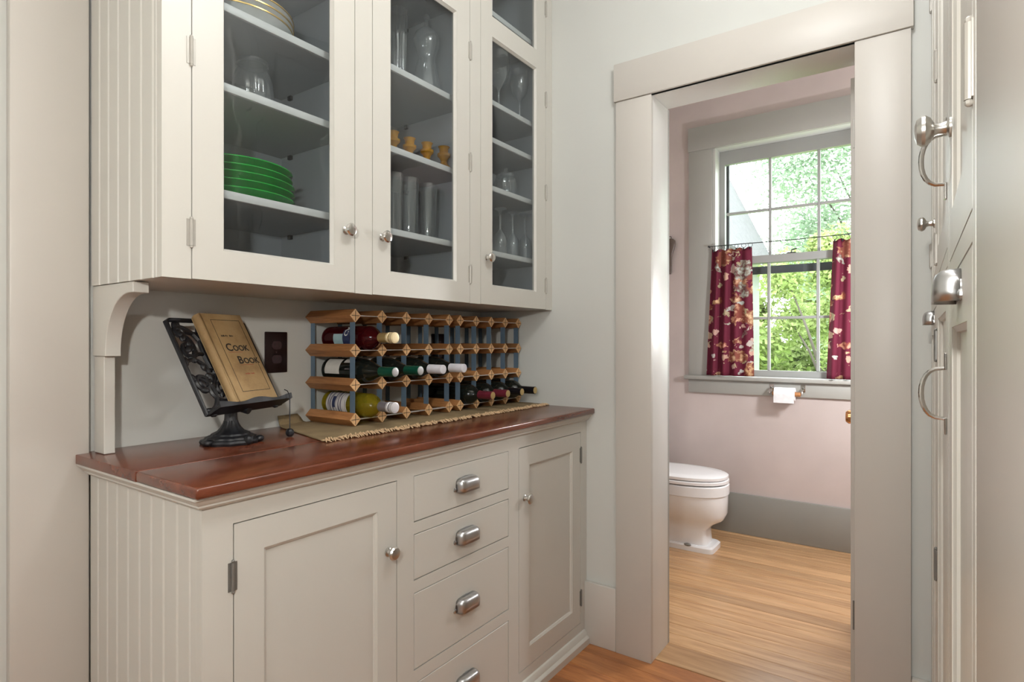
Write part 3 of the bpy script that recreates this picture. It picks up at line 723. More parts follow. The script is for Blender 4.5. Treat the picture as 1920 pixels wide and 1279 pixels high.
# ------------------------------------------------------------------ table runner
rn = thing('table_runner', (-1.42, 1.5, CZ), 'olive burlap runner with frayed edge under the wine racks', 'runner')
V, F = [], []
ny, nx = 90, 22
zr = CZ + 0.0005
for i in range(ny + 1):
    f_ = i / ny
    for j in range(nx + 1):
        g = j / nx
        xw = -1.262 + (XB + 0.004 + 1.262) * g
        yl_ = 0.952 + 0.093 * g
        yy = yl_ + (2.046 - yl_) * f_
        up = 0.030 * max(0, (g - 0.93) / 0.07) ** 2 * max(0.0, min(1.0, (1.137 - yy) / 0.022))
        V.append((xw, yy, zr + 0.0022 + up + 0.0005 * math.sin(i * 1.7 + j) * (1 - g)))
for i in range(ny):
    for j in range(nx):
        a = i * (nx + 1) + j; F.append((a, a + 1, a + nx + 2, a + nx + 1))
ob('cloth', (V, F), M['burlap'], rn, sol=0.003)
gs = []
for i in range(230):
    yy = 0.955 + (2.046 - 0.955) * i / 229 + random.uniform(-0.002, 0.002); L = random.uniform(0.010, 0.026)
    x0 = -1.264; dy = random.uniform(-0.010, 0.010); zz = zr + random.uniform(0.001, 0.008)
    gs.append(gtube([(x0, yy, zr + 0.003), (x0 + L * 0.5, yy + dy * 0.4, zz + 0.002), (x0 + L, yy + dy, zr + 0.001)], [0.0026, 0.0024, 0.0012], 5))
fo = ob('fringe', join(*gs), M['fringe'], rn); fo['kind'] = 'stuff'

# ------------------------------------------------------------------ wine racks
RX0, RX1 = XB + 0.004, -1.385
RZS = [0.9392, 1.0430, 1.1463, 1.251]
HD = 0.0200
def rack(ys, label):
    t = thing('wine_rack', ((RX0 + RX1) / 2, sum(ys) / len(ys), RZS[0] - HD), label, 'wine rack', 'wooden wine racks on the counter')
    for z in RZS:
        for y in ys:
            b = ob('bar', gprism([(y + HD, z), (y, z + HD), (y - HD, z), (y, z - HD)], 'x', RX0, RX1 - 0.003), M['rackwood'], t, smooth=False)
            b2 = ob('end_block', gprism([(y + HD, z), (y, z + HD), (y - HD, z), (y, z - HD)], 'x', RX1 - 0.003, RX1), M['endgrain'], b, smooth=False)
            ob('saw_slot', join(gbox(RX1, RX1 + 0.0004, y - 0.0008, y + 0.0008, z - HD * 0.75, z + HD * 0.75), gbox(RX1, RX1 + 0.0004, y - HD * 0.75, y + HD * 0.75, z - 0.0008, z + 0.0008)), M['gap'], b, smooth=False)
    for y in ys:
        for za, zb in zip(RZS[:-1], RZS[1:]):
            for x0, x1 in ((RX1 - 0.025, RX1 - 0.003), (RX0 + 0.002, RX0 + 0.022)):
                ob('upright_strip', gbox(x0, x1, y - 0.0007, y + 0.0007, za + HD - 0.001, zb - HD + 0.001), M['strip'], t, smooth=False)
    for z in RZS:
        for ya, yb in zip(ys[:-1], ys[1:]):
            for x0, x1 in ((RX1 - 0.014, RX1 + 0.0002), (RX0 + 0.002, RX0 + 0.015)):
                ob('cross_strip', gbox(x0, x1, ya + HD - 0.002, yb - HD + 0.002, z - 0.0011, z + 0.0011), M['wire'], t, smooth=False)
    return t
YA = [1.1617 + 0.1062 * i for i in range(5)]
YB = [1.6480 + 0.0945 * i for i in range(5)]
rack(YA, 'wooden wine rack with blue steel strips, nearer the cookbook')
rack(YB, 'wooden wine rack with blue steel strips, in the wall corner')

# ------------------------------------------------------------------ bottles (axis +x, base at origin)
BORD = [(1e-6, 0.006), (0.02, 0.004), (0.033, 0.0), (0.0365, 0.004), (0.0370, 0.012), (0.0370, 0.185), (0.0360, 0.196), (0.0310, 0.209), (0.0225, 0.220), (0.0165, 0.230), (0.0145, 0.240)]
BURG = [(1e-6, 0.006), (0.02, 0.004), (0.034, 0.0), (0.0380, 0.005), (0.0385, 0.014), (0.0385, 0.150), (0.0370, 0.170), (0.0310, 0.195), (0.0230, 0.215), (0.0175, 0.230), (0.0150, 0.240)]
def cyl_patch(r, x0, x1, a0, a1, n=20):
    V, F = [], []
    for i in range(n + 1):
        a = a0 + (a1 - a0) * i / n
        for x in (x0, x1): V.append((x, r * math.cos(a), r * math.sin(a)))
    for i in range(n): F.append((2 * i, 2 * i + 1, 2 * i + 3, 2 * i + 2))
    return V, F
def cyl_text(body, size, r, x0, a0, bold=0.0, along=False):
    v, f = gtext(body, size, 0.0, 'LEFT', bold)
    out = []
    for p in v:
        if along: a = a0 + p.y / r; x = x0 + p.x
        else: a = a0 - p.x / r; x = x0 + p.y
        out.append(Vector((x, r * math.cos(a), r * math.sin(a))))
    return out, f
def bottle(loc, prof, glass, foil, cap, label, neck_end=0.30, ring=False, group=None, roll=0.0, tilt=0.0):
    t = thing('wine_bottle', loc, label, 'bottle', group, local=True)
    t.rotation_euler = (roll, tilt, 0)
    ob('glass_body', glathe(prof, 28, axis='x'), glass, t, ang=60)
    f = ob('capsule', glathe([(0.0152, 0.238), (0.0150, 0.262), (0.0148, neck_end - 0.012), (0.0148, neck_end - 0.0005), (0.013, neck_end)], 24, axis='x'), foil, t, ang=50)
    ob('capsule_end', glathe([(0.0133, neck_end - 0.0004), (0.0133, neck_end + 0.0006), (0.009, neck_end + 0.0010), (1e-6, neck_end + 0.0008)], 20, axis='x'), cap, f)
    if ring:
        ob('capsule_ring', join(glathe([(0.0150, neck_end - 0.013), (0.0164, neck_end - 0.012), (0.0164, neck_end - 0.0005), (0.0145, neck_end)], 24, axis='x'), glathe([(0.0150, neck_end - 0.027), (0.0162, neck_end - 0.026), (0.0162, neck_end - 0.019), (0.0150, neck_end - 0.018)], 24, axis='x')), cap, f)
    return t
def cyc(ys): return [(a + b) / 2 for a, b in zip(ys[:-1], ys[1:])]
CA, CB = cyc(YA), cyc(YB)
BX = -1.572
g1 = 'wine bottles lying in the racks'
# angles: 0 = +y side, 90 = top, -90/270 = bottom, 180 = -y side (towards the camera's left)
b = bottle((BX, CA[0], RZS[2] + 0.0382), BORD, M['rose'], M['goldfoil'], M['goldcap'], 'red wine bottle with gold capsule in the top row', ring=True, group=g1)
ob('label', cyl_patch(0.0373, 0.062, 0.106, R(160), R(250)), M['tealabel'], b)
ob('label', cyl_patch(0.0374, 0.106, 0.140, R(138), R(250)), M['navylabel'], b)
ob('lettering', cyl_text('CAV', 0.026, 0.0377, 0.113, R(172), 0.0006), M['whiteink'], b)
bb = bottle((BX, CA[0], RZS[1] + 0.0397), BURG, M['darkglass'], M['greenfoil'], M['pewter'], 'dark bottle with green capsule and cream label, first along the middle row', group=g1)
ob('label', cyl_patch(0.0388, 0.022, 0.092, R(115), R(195)), M['label'], bb)
ob('neck_label', cyl_patch(0.0390, 0.104, 0.135, R(95), R(140)), M['label'], bb)
b2 = bottle((BX, CA[1], RZS[1] + 0.0397), BURG, M['darkglass'], M['greenfoil'], M['pewter'], 'dark bottle with green capsule, second along the middle row', group=g1)
ob('label', cyl_patch(0.0388, 0.03, 0.10, R(60), R(140)), M['label'], b2)
for i, s in ((2, 'third'), (3, 'last')):
    q = bottle((BX, CA[i], RZS[1] + 0.0397), BURG, M['darkglass'], M['whitefoil'], M['whitefoil'], 'dark bottle with white capsule, %s along the middle row' % s, group=g1)
    ob('label', cyl_patch(0.0388, 0.03, 0.10, R(60), R(140)), M['label'], q)
b = bottle((BX, CA[0], RZS[0] + 0.0382), BORD, M['yellow'], M['silverfoil'], M['silvercap'], 'yellow white-wine bottle with silver capsule in the bottom row', ring=True, group=g1)
ob('label', cyl_patch(0.0374, 0.026, 0.122, R(110), R(215)), M['fineprint'], b)
ob('barcode', cyl_patch(0.0376, 0.056, 0.070, R(140), R(195)), M['navylabel'], b)
for i, (fo_, lab) in enumerate(((M['maroonfoil'], 'dark bottle with maroon capsule, left one in the corner rack'), (M['maroonfoil'], 'dark bottle with maroon capsule, right one in the corner rack'),
                         (M['blackfoil'], 'dark bottle with black capsule beside the maroon ones'), (M['blackfoil'], 'dark bottle with black capsule nearest the wall corner'))):
    bottle((BX, CB[i], RZS[0] + 0.0382), BORD, M['darkglass'], fo_, M['goldfoil'], lab, group=g1)

# ------------------------------------------------------------------ cookbook stand and book
e = Vector((-0.289, 0.957, 0)).normalized(); n = Vector((e.y, -e.x, 0))
P1 = Vector((-1.379, 0.714, 1.0)); th = R(29.8)
up = (Vector((0, 0, 1)) * math.cos(th) - n * math.sin(th)).normalized(); pn = e.cross(up).normalized()
if pn.dot(n) < 0: pn = -pn
PM = Matrix((( e.x, up.x, pn.x, P1.x), (e.y, up.y, pn.y, P1.y), (e.z, up.z, pn.z, P1.z), (0, 0, 0, 1)))   # panel (u, v, out)
PW, PH = 0.25, 0.256
BC = Vector((-1.449, 0.812, CZ + 0.0006))
st = thing('cookbook_stand', BC, 'black cast-iron scrollwork cookbook stand on the counter', 'book stand')
def pp(u, v, o=0.0): return PM @ Vector((u, v, o))
def frame_pts(): return [pp(0, 0), pp(0, PH), pp(0.012, PH + 0.004), pp(PW - 0.012, PH + 0.004), pp(PW, PH), pp(PW, 0)]
ob('frame', gtube(frame_pts(), 0.0060, 8, True), M['iron'], st)
def spiral(cu, cv, r0, r1, a0, turns, k=26):
    return [(cu + (r0 + (r1 - r0) * i / k) * math.cos(a0 + turns * 2 * math.pi * i / k), cv + (r0 + (r1 - r0) * i / k) * math.sin(a0 + turns * 2 * math.pi * i / k)) for i in range(k + 1)]
def arc(cu, cv, ru, rv, a0, a1, k=16): return [(cu + ru * math.cos(R(a0 + (a1 - a0) * i / k)), cv + rv * math.sin(R(a0 + (a1 - a0) * i / k))) for i in range(k + 1)]
scr = [arc(0.022, 0.150, 0.062, 0.092, 92, -60), arc(0.075, 0.246, 0.05, 0.025, 180, 300), spiral(0.062, 0.132, 0.036, 0.010, R(150), -0.85),
       spiral(0.078, 0.060, 0.040, 0.010, R(120), 1.35), arc(0.028, 0.062, 0.075, 0.062, -95, 25), arc(0.0, 0.108, 0.060, 0.05, -10, 60), spiral(0.020, 0.225, 0.016, 0.006, R(-60), 1.0),
       arc(0.10, 0.16, 0.03, 0.09, 100, 250), arc(0.002, 0.185, 0.046, 0.042, -85, 70), arc(0.002, 0.052, 0.050, 0.046, -75, 85), spiral(0.034, 0.172, 0.024, 0.007, R(80), 1.15), spiral(0.030, 0.085, 0.022, 0.007, R(-100), -1.1)]
for sp_ in scr:
    for mir in (False, True):
        pts = [pp(PW - u if mir else u, v) for u, v in sp_]
        ob('scroll', gtube(pts, [0.0066 - 0.0018 * abs(2 * i / (len(pts) - 1) - 1) for i in range(len(pts))], 6), M['iron'], st)
bl = []
for q, sp_ in enumerate(scr):
    bl += [sp_[-1], sp_[0]] + ([sp_[len(sp_) // 2]] if q in (0, 2, 4) else [])
for q, (u, v) in enumerate(bl):
    if not (0.0 < u < 0.125 and 0.0 < v < PH): continue
    for mir in (0, 1):
        ob('leaf_boss', gsphere((0, 0, 0), 0.0095, 8, (1.45, 0.95, 0.62)), M['iron'], st, M=Matrix.Translation(pp(PW - u if mir else u, v)) @ PM.to_3x3().to_4x4() @ Matrix.Rotation(R((35 + 47 * q) * (1 - 2 * mir)), 4, 'Z'))
# ledge with a wavy lip
lip = [(0.0 + PW * i / 20, 0.018 + 0.004 * math.cos(i * math.pi / 5)) for i in range(21)]
Vl = []; Fl = []
for u, h in lip:
    for (v, o) in ((-0.004, -0.004), (-0.004, 0.046), (h - 0.012, 0.050), (h - 0.012, 0.046), (0.002, 0.042), (0.002, -0.004)): Vl.append(pp(u, v, o))
for i in range(20):
    for k in range(6): Fl.append((i * 6 + k, i * 6 + (k + 1) % 6, (i + 1) * 6 + (k + 1) % 6, (i + 1) * 6 + k))
Fl += [tuple(range(6)), tuple(range(20 * 6, 20 * 6 + 6))]
ob('ledge', (Vl, Fl), M['iron'], st)
top = pp(PW / 2, -0.004, 0.01)
col_h = top.z - BC.z
ob('base', glathe([(0.068, 0.0), (0.070, 0.006), (0.067, 0.011), (0.060, 0.0125), (0.058, 0.017), (0.046, 0.021), (0.044, 0.025), (0.031, 0.031), (0.024, 0.039), (0.0185, 0.049), (0.0160, 0.057)], 72, BC, flute=12, famp=0.035), M['iron'], st, ang=30)
ob('column', glathe([(0.0160, 0.056), (0.0150, 0.066), (0.0145, 0.094), (0.019, 0.104)], 20, BC, flute=5, famp=0.06), M['iron'], st)
ob('head_bracket', gtube([BC + Vector((0, 0, 0.100)), Vector((top.x, top.y, top.z - 0.003))], [0.014, 0.012], 10), M['iron'], st)
for a in (R(-75), R(45), R(165)):
    d_ = Vector((math.cos(a), math.sin(a), 0))
    ob('claw_foot', gsphere(BC + d_ * 0.070 + Vector((0, 0, 0.0090)), 0.0095, 10, (1.2, 1.2, 0.9)), M['iron'], st)
a_ = pp(0.232, -0.002, 0.054); zend = CZ + 0.0125
c_ = ob('page_weight_chain', gtube([pp(0.232, 0.022, 0.047), pp(0.232, 0.014, 0.054), a_, Vector((a_.x, a_.y, zend + 0.010))], 0.0014, 6), M['chain'], st)
ob('page_weight', gsphere((a_.x, a_.y, zend), 0.0115, 8, (1, 1, 1.05)), M['iron'], c_, ang=20)
q_ = BC + n * 0.068 + Vector((0, 0, 0.0115)) - e * 0.012
ob('page_weight', gsphere(q_, 0.0115, 8, (1, 1, 1.05)), M['iron'], st, ang=20)

# cookbook resting on the ledge
bkb = thing('cookbook', pp(0.16, 0.003, 0.01), 'old tan cookbook leaning on the iron stand', 'book')
u0, u1, v0, v1, o0, o1 = 0.070, 0.209, 0.003, 0.262, 0.0082, 0.0362
def pbox(a, b, c, d, x, y_): 
    v, f = gbox(a, b, c, d, x, y_); return [PM @ Vector(p) for p in v], f
ob('back_cover', pbox(u0, u1, v0, v1, o0, o0 + 0.003), M['bookcover'], bkb, bev=0.001, seg=1)
ob('page_block', pbox(u0 + 0.004, u1 - 0.004, v0 + 0.003, v1 - 0.004, o0 + 0.003, o1 - 0.003), M['pages'], bkb, smooth=False)
Vc, Fc = [], []
ob('front_cover', pbox(u0, u1, v0, v1, o1 - 0.003, o1), M['bookcover'], bkb, bev=0.001, seg=2)
spn = [(u0 + 0.002 - 0.006 * math.sin(math.pi * i / 8), o0 + (o1 - o0) * i / 8) for i in range(9)] + [(u0 + 0.006, o1), (u0 + 0.006, o0)]
v_, f_ = gprism(spn, 'y', v0, v1)
ob('spine', ([PM @ Vector((p[0], p[1], p[2])) for p in [Vector((a.x if hasattr(a, 'x') else a[0], a[1], a[2])) for a in v_]], f_), M['bookcover'], bkb, ang=50)
fb0, fb1, fv0, fv1 = u0 + 0.028, u1 - 0.014, v0 + 0.030, v1 - 0.018
ob('ruled_border', join(pbox(fb0, fb1, fv0, fv0 + 0.0014, o1, o1 + 0.0002), pbox(fb0, fb1, fv1 - 0.0014, fv1, o1, o1 + 0.0002), pbox(fb0, fb0 + 0.0014, fv0, fv1, o1, o1 + 0.0002), pbox(fb1 - 0.0014, fb1, fv0, fv1, o1, o1 + 0.0002)), M['ink'], bkb, smooth=False)
def smallcaps(first, rest, size, u, v):
    g = xf(gtext(first, size, 0.0002, 'LEFT', 0.0005), PM @ Matrix.Translation((u, v, o1 + 0.0003)))
    wd = max(p.x for p in gtext(first, size)[0])
    g2 = xf(gtext(rest, size * 0.74, 0.0002, 'LEFT', 0.0005), PM @ Matrix.Translation((u + wd + 0.002, v, o1 + 0.0003)))
    return join(g, g2)
ob('title_lettering', smallcaps('C', 'OOK', 0.031, u0 + 0.038, v0 + 0.148), M['ink'], bkb, smooth=False)
ob('title_lettering', smallcaps('B', 'OOK', 0.031, u0 + 0.059, v0 + 0.110), M['ink'], bkb, smooth=False)
ob('underline', pbox(u0 + 0.040, u0 + 0.088, v0 + 0.1435, v0 + 0.1445, o1, o1 + 0.0003), M['redink'], bkb, smooth=False)
ob('underline', pbox(u0 + 0.062, u0 + 0.107, v0 + 0.1055, v0 + 0.1065, o1, o1 + 0.0003), M['redink'], bkb, smooth=False)
def smudge(ua, ub, v, h, m):
    gs = []; u = ua
    while u < ub:
        wd = random.uniform(0.0012, 0.0035); gs.append(pbox(u, min(u + wd, ub), v + random.uniform(0, h * 0.2), v + h * random.uniform(0.6, 1), o1, o1 + 0.0002)); u += wd + random.uniform(0.0005, 0.0012)
    return ob('small_print', join(*gs), m, bkb, smooth=False)
smudge(u0 + 0.040, u0 + 0.062, v0 + 0.190, 0.0055, M['ink']); smudge(u0 + 0.067, u0 + 0.080, v0 + 0.190, 0.0055, M['ink'])
smudge(u0 + 0.064, u0 + 0.080, v0 + 0.078, 0.004, M['redink']); smudge(u0 + 0.083, u0 + 0.095, v0 + 0.078, 0.004, M['redink'])

# ------------------------------------------------------------------ things behind the glass doors
EPS = 0.0006
def plate_prof(r, h=0.018, t=0.003):
    return [(1e-6, 0.002), (r * 0.55, 0.002), (r * 0.60, 0.0), (r * 0.66, 0.002), (r * 0.8, h * 0.55), (r, h), (r, h + t * 0.7), (r * 0.8, h * 0.55 + t), (r * 0.62, t + 0.003), (1e-6, t + 0.003)]
for k in range(5):
    p = thing('green_plate', (-1.430, 0.805, 1.51 + EPS + k * 0.0185), ['bottom', 'second from bottom', 'middle', 'second from top', 'top'][k] + ' emerald green glass plate in the stack on the lowest shelf', 'plate', 'green glass plates')
    r = 0.150 - 0.006 * (k >= 3)
    ob('dish', glathe(plate_prof(r, 0.020), 40, p.location), M['green'], p)
for k in range(3):
    p = thing('china_plate', (-1.410, 0.805, 1.927 + EPS + k * 0.016), ['bottom', 'middle', 'top'][k] + ' gold-rimmed white plate on the upper left shelf', 'plate', 'white china plates')
    r = 0.135
    d = ob('dish', glathe(plate_prof(r, 0.030), 40, p.location), M['china'], p)
    ob('gilt_rim', glathe([(r - 0.001, 0.0295), (r + 0.0012, 0.0295), (r + 0.0012, 0.0328), (r - 0.001, 0.0328), (r - 0.001, 0.0295)], 40, p.location), M['goldrim'], d)
def glassware(name, loc, prof, label, cat, mat=None, group=None, flute=0, famp=0.0, seg=28, part='bowl'):
    t = thing(name, loc, label, cat, group)
    ob(part, glathe(prof, seg, loc, flute=flute, famp=famp), mat or M['clear'], t, ang=60)
    return t
j = glassware('glass_jar', (-1.40, 0.842, 1.749 + EPS), [(0.045, 0), (0.049, 0.006), (0.050, 0.05), (0.047, 0.085), (0.040, 0.108), (0.034, 0.116), (0.034, 0.128)], 'ribbed clear glass jar on the middle left shelf', 'jar', flute=14, famp=0.03, seg=84)
ob('rim', glathe([(0.0352, 0.126), (0.0385, 0.129), (0.0385, 0.137), (0.0345, 0.140), (0.0335, 0.136)], 28, Vector((-1.40, 0.842, 1.749 + EPS))), M['clear'], j)
glassware('glass_plate', (-1.42, 0.955, 1.749 + EPS), plate_prof(0.056, 0.014, 0.002), 'small clear glass plate beside the ribbed jar', 'plate')
v = glassware('ribbed_vase', (-1.40, 1.353, 1.986 + EPS), [(0.019, 0), (0.021, 0.02), (0.023, 0.10), (0.026, 0.20), (0.028, 0.272)], 'tall ribbed clear vase on the top shelf of the middle cupboard', 'vase', flute=12, famp=0.06, seg=96)
cl = glassware('glass_cloche', (-1.37, 1.452, 1.986 + EPS), [(0.050, 0), (0.050, 0.004), (0.046, 0.06), (0.036, 0.115), (0.028, 0.140), (0.030, 0.152), (0.042, 0.185), (0.044, 0.205), (0.038, 0.228), (0.020, 0.244), (0.008, 0.250), (0.006, 0.275)], 'bell-shaped clear glass with bulbous top in the middle cupboard', 'glassware')
ob('finial', gsphere((-1.37, 1.452, 1.986 + 0.284), 0.011, 12), M['clear'], cl)
for k, (x, y) in enumerate(((-1.37, 1.299), (-1.37, 1.372), (-1.355, 1.438), (-1.335, 1.500))):
    loc = Vector((x, y, 1.747 + EPS))
    t = thing('amber_candlestick', loc, ['first', 'second', 'third', 'fourth'][k] + ' amber glass candlestick from the left in the middle cupboard', 'candlestick', 'amber glass candlesticks')
    ob('foot', glathe([(0.031, 0), (0.033, 0.004), (0.026, 0.018), (0.014, 0.030), (0.010, 0.040)], 20, loc), M['amber'], t)
    ob('cup', glathe([(0.010, 0.040), (0.014, 0.050), (0.022, 0.058), (0.0225, 0.066), (0.0145, 0.070), (0.016, 0.084), (0.020, 0.090)], 20, loc), M['amber'], t)
TUM = [(0.024, 0), (0.0255, 0.006), (0.029, 0.10), (0.0315, 0.195), (0.0300, 0.195), (0.0275, 0.10), (0.023, 0.012), (1e-6, 0.010)]
for k, (x, y) in enumerate(((-1.36, 1.290), (-1.36, 1.360), (-1.36, 1.447))):
    glassware('tumbler', (x, y, 1.505 + EPS), TUM, ['left', 'middle', 'right'][k] + ' tall clear tumbler in the middle cupboard', 'glass', group='tall tumblers')
def goblet(loc, H, rb, label, inv=False, grp=None):
    loc = Vector(loc); t = thing('goblet', loc, label, 'glass', grp)
    pr = [(rb * 0.85, 0), (rb * 0.85, 0.003), (0.008, 0.010), (0.0045, 0.02), (0.0045, H * 0.42), (0.008, H * 0.46), (rb * 0.75, H * 0.56), (rb, H * 0.74), (rb * 0.93, H)]
    if inv: pr = [(r, H - z) for r, z in reversed(pr)]
    ob('bowl_and_stem', glathe(pr, 24, loc), M['clear'], t, ang=60); return t
goblet((-1.36, 1.85, 2.047 + EPS), 0.265, 0.046, 'large stemmed goblet on the upper shelf of the right cupboard')
goblet((-1.325, 1.945, 2.047 + EPS), 0.215, 0.038, 'smaller stemmed goblet on the upper shelf near the wall')
s = glassware('cut_glass_bowl', (-1.35, 1.885, 1.737 + EPS), [(0.022, 0), (0.026, 0.006), (0.040, 0.03), (0.046, 0.055), (0.040, 0.08), (0.036, 0.086)], 'cut glass lidded bowl in the right cupboard', 'bowl', flute=10, famp=0.05, seg=60)
ob('lid', glathe([(0.038, 0.086), (0.034, 0.098), (0.018, 0.108), (0.006, 0.112), (0.009, 0.122), (1e-6, 0.127)], 24, Vector((-1.35, 1.885, 1.737 + EPS))), M['clear'], s)
glassware('glass_bowl', (-1.37, 1.77, 1.737 + EPS), [(0.02, 0), (0.03, 0.01), (0.045, 0.05), (0.048, 0.07)], 'open clear glass bowl left of the cut glass bowl', 'bowl')
for k, (x, y) in enumerate(((-1.36, 1.745), (-1.345, 1.84), (-1.345, 1.925), (-1.325, 1.985))):
    goblet((x, y, 1.503 + EPS), 0.19, 0.031, ['leftmost', 'second', 'third', 'rightmost'][k] + ' upturned wine glass on the lower shelf of the right cupboard', True, 'upturned wine glasses')
c = glassware('china_cup', (-1.36, 1.815, UZ + 0.0246), [(0.017, 0), (0.02, 0.006), (0.028, 0.035), (0.031, 0.052), (0.028, 0.052), (0.024, 0.03), (1e-6, 0.008)], 'small white china cup at the bottom of the right cupboard', 'cup', M['china'])
ob('handle', gtube([(-1.331, 1.815, UZ + 0.066), (-1.318, 1.815, UZ + 0.062), (-1.316, 1.815, UZ + 0.048), (-1.334, 1.815, UZ + 0.042)], 0.003, 6), M['china'], c)

# ------------------------------------------------------------------ bathroom things
# toilet (bowl points +x, tank against the left wall)
tl = thing('toilet', (-1.2, 3.35, 0), 'white porcelain toilet beside the doorway under the window', 'toilet')
def ring(xc, yc, z, a, bq, p=2.4, k=36):
    o = []
    for i in range(k):
        t = 2 * math.pi * i / k; c_, s_ = math.cos(t), math.sin(t)
        o.append((xc + a * math.copysign(abs(c_) ** (2 / p), c_), yc + bq * math.copysign(abs(s_) ** (2 / p), s_), z))
    return o
yc = 3.35
ob('foot', gstack([ring(-1.20, yc, 0.0, 0.262, 0.098, 9), ring(-1.20, yc, 0.026, 0.262, 0.098, 9), ring(-1.20, yc, 0.034, 0.252, 0.090, 9)]), M['porcelain'], tl, ang=30)
ob('bowl', gstack([ring(-1.205, yc, 0.030, 0.228, 0.082, 6), ring(-1.205, yc, 0.115, 0.222, 0.082, 5), ring(-1.195, yc, 0.150, 0.245, 0.094, 4), ring(-1.18, yc, 0.175, 0.275, 0.115, 3.2), ring(-1.172, yc, 0.21, 0.284, 0.142, 2.8),
   ring(-1.17, yc, 0.28, 0.285, 0.168, 2.5), ring(-1.17, yc, 0.318, 0.286, 0.174, 2.4), ring(-1.17, yc, 0.322, 0.293, 0.181, 2.4), ring(-1.17, yc, 0.372, 0.293, 0.182, 2.4), ring(-1.17, yc, 0.378, 0.286, 0.176, 2.4)]), M['porcelain'], tl, ang=30)
ob('seat', gstack([ring(-1.165, yc, 0.383, 0.280, 0.178, 2.3), ring(-1.165, yc, 0.386, 0.287, 0.184, 2.3), ring(-1.165, yc, 0.400, 0.287, 0.184, 2.3), ring(-1.165, yc, 0.404, 0.281, 0.178, 2.3)]), M['seatwhite'], tl, ang=50)
ob('lid', gstack([ring(-1.165, yc, 0.407, 0.277, 0.175, 2.3), ring(-1.165, yc, 0.410, 0.284, 0.181, 2.3), ring(-1.165, yc, 0.424, 0.284, 0.181, 2.3), ring(-1.165, yc, 0.430, 0.272, 0.170, 2.3), ring(-1.165, yc, 0.434, 0.20, 0.12, 2.2)]), M['seatwhite'], tl, ang=50)
ob('tank', gbox(-1.638, -1.462, yc - 0.22, yc + 0.22, 0.38, 0.74), M['porcelain'], tl, bev=0.025, seg=3)
ob('tank_lid', gbox(-1.640, -1.452, yc - 0.228, yc + 0.228, 0.741, 0.775), M['porcelain'], tl, bev=0.01, seg=3)
ob('floor_bolt', gsphere((-1.075, yc - 0.094, 0.033), 0.014, 10, (1.5, 0.8, 0.6)), M['hingemetal'], tl)

# toilet paper and holder on the window apron
hp = thing('paper_holder', (-0.63, YF - 0.018, 0.875), 'chrome toilet paper holder with wooden roller under the window', 'paper holder')
py, pz = YF - 0.068, 0.872
rl = thing('toilet_paper', (-0.637, py, pz), 'white roll of toilet paper under the window stool', 'toilet paper')
def xl(prof, x0): return glathe([(r, z) for r, z in prof], 28, (x0, py, pz), axis='x')
ob('paper_roll', xl([(0.0165, 0), (0.037, 0), (0.037, 0.108), (0.0165, 0.108), (0.0165, 0)], -0.698), M['paper'], rl, ang=40)
ob('hanging_sheet', gbox(-0.698, -0.590, py - 0.0376, py - 0.0366, pz - 0.050, pz + 0.002), M['paper'], rl, smooth=False)
ob('roller', glathe([(0.006, 0), (0.013, 0.004), (0.013, 0.150), (0.006, 0.154)], 16, (-0.713, py, pz), axis='x'), M['rackwood'], hp, ang=40)
for x in (-0.724, -0.555):
    ob('arm', gtube([(x, YF - 0.0182, pz + 0.03), (x, YF - 0.04, pz + 0.032), (x, py, pz + 0.012), (x, py - 0.004, pz)], 0.006, 8), M['polnickel'], hp)
    ob('wall_plate', gbox(x - 0.012, x + 0.012, YF - 0.0218, YF - 0.0182, pz + 0.008, pz + 0.052), M['polnickel'], hp, bev=0.0015, seg=1)

# ladle on the far wall
ld = thing('wooden_ladle', (-1.345, YF - 0.02, 1.84), 'dark carved wooden ladle hanging left of the window', 'ladle')
rings = []
for z, a, bq in ((1.615, 0.008, 0.006), (1.625, 0.013, 0.008), (1.70, 0.015, 0.009), (1.745, 0.018, 0.010), (1.775, 0.030, 0.014), (1.81, 0.040, 0.017), (1.832, 0.038, 0.016), (1.846, 0.022, 0.010)):
    rings.append([(x, y_, z) for x, y_, z in ring(-1.345, YF - 0.020, z, a, bq, 2.0, 20)])
ob('handle_and_head', gstack(rings), M['ladle'], ld, ang=50)
ob('hanging_loop', gtube([(-1.345 + 0.008 * math.cos(a), YF - 0.012, 1.855 + 0.010 * math.sin(a)) for a in [2 * math.pi * i / 12 for i in range(12)]], 0.0018, 6, True), M['iron'], ld)

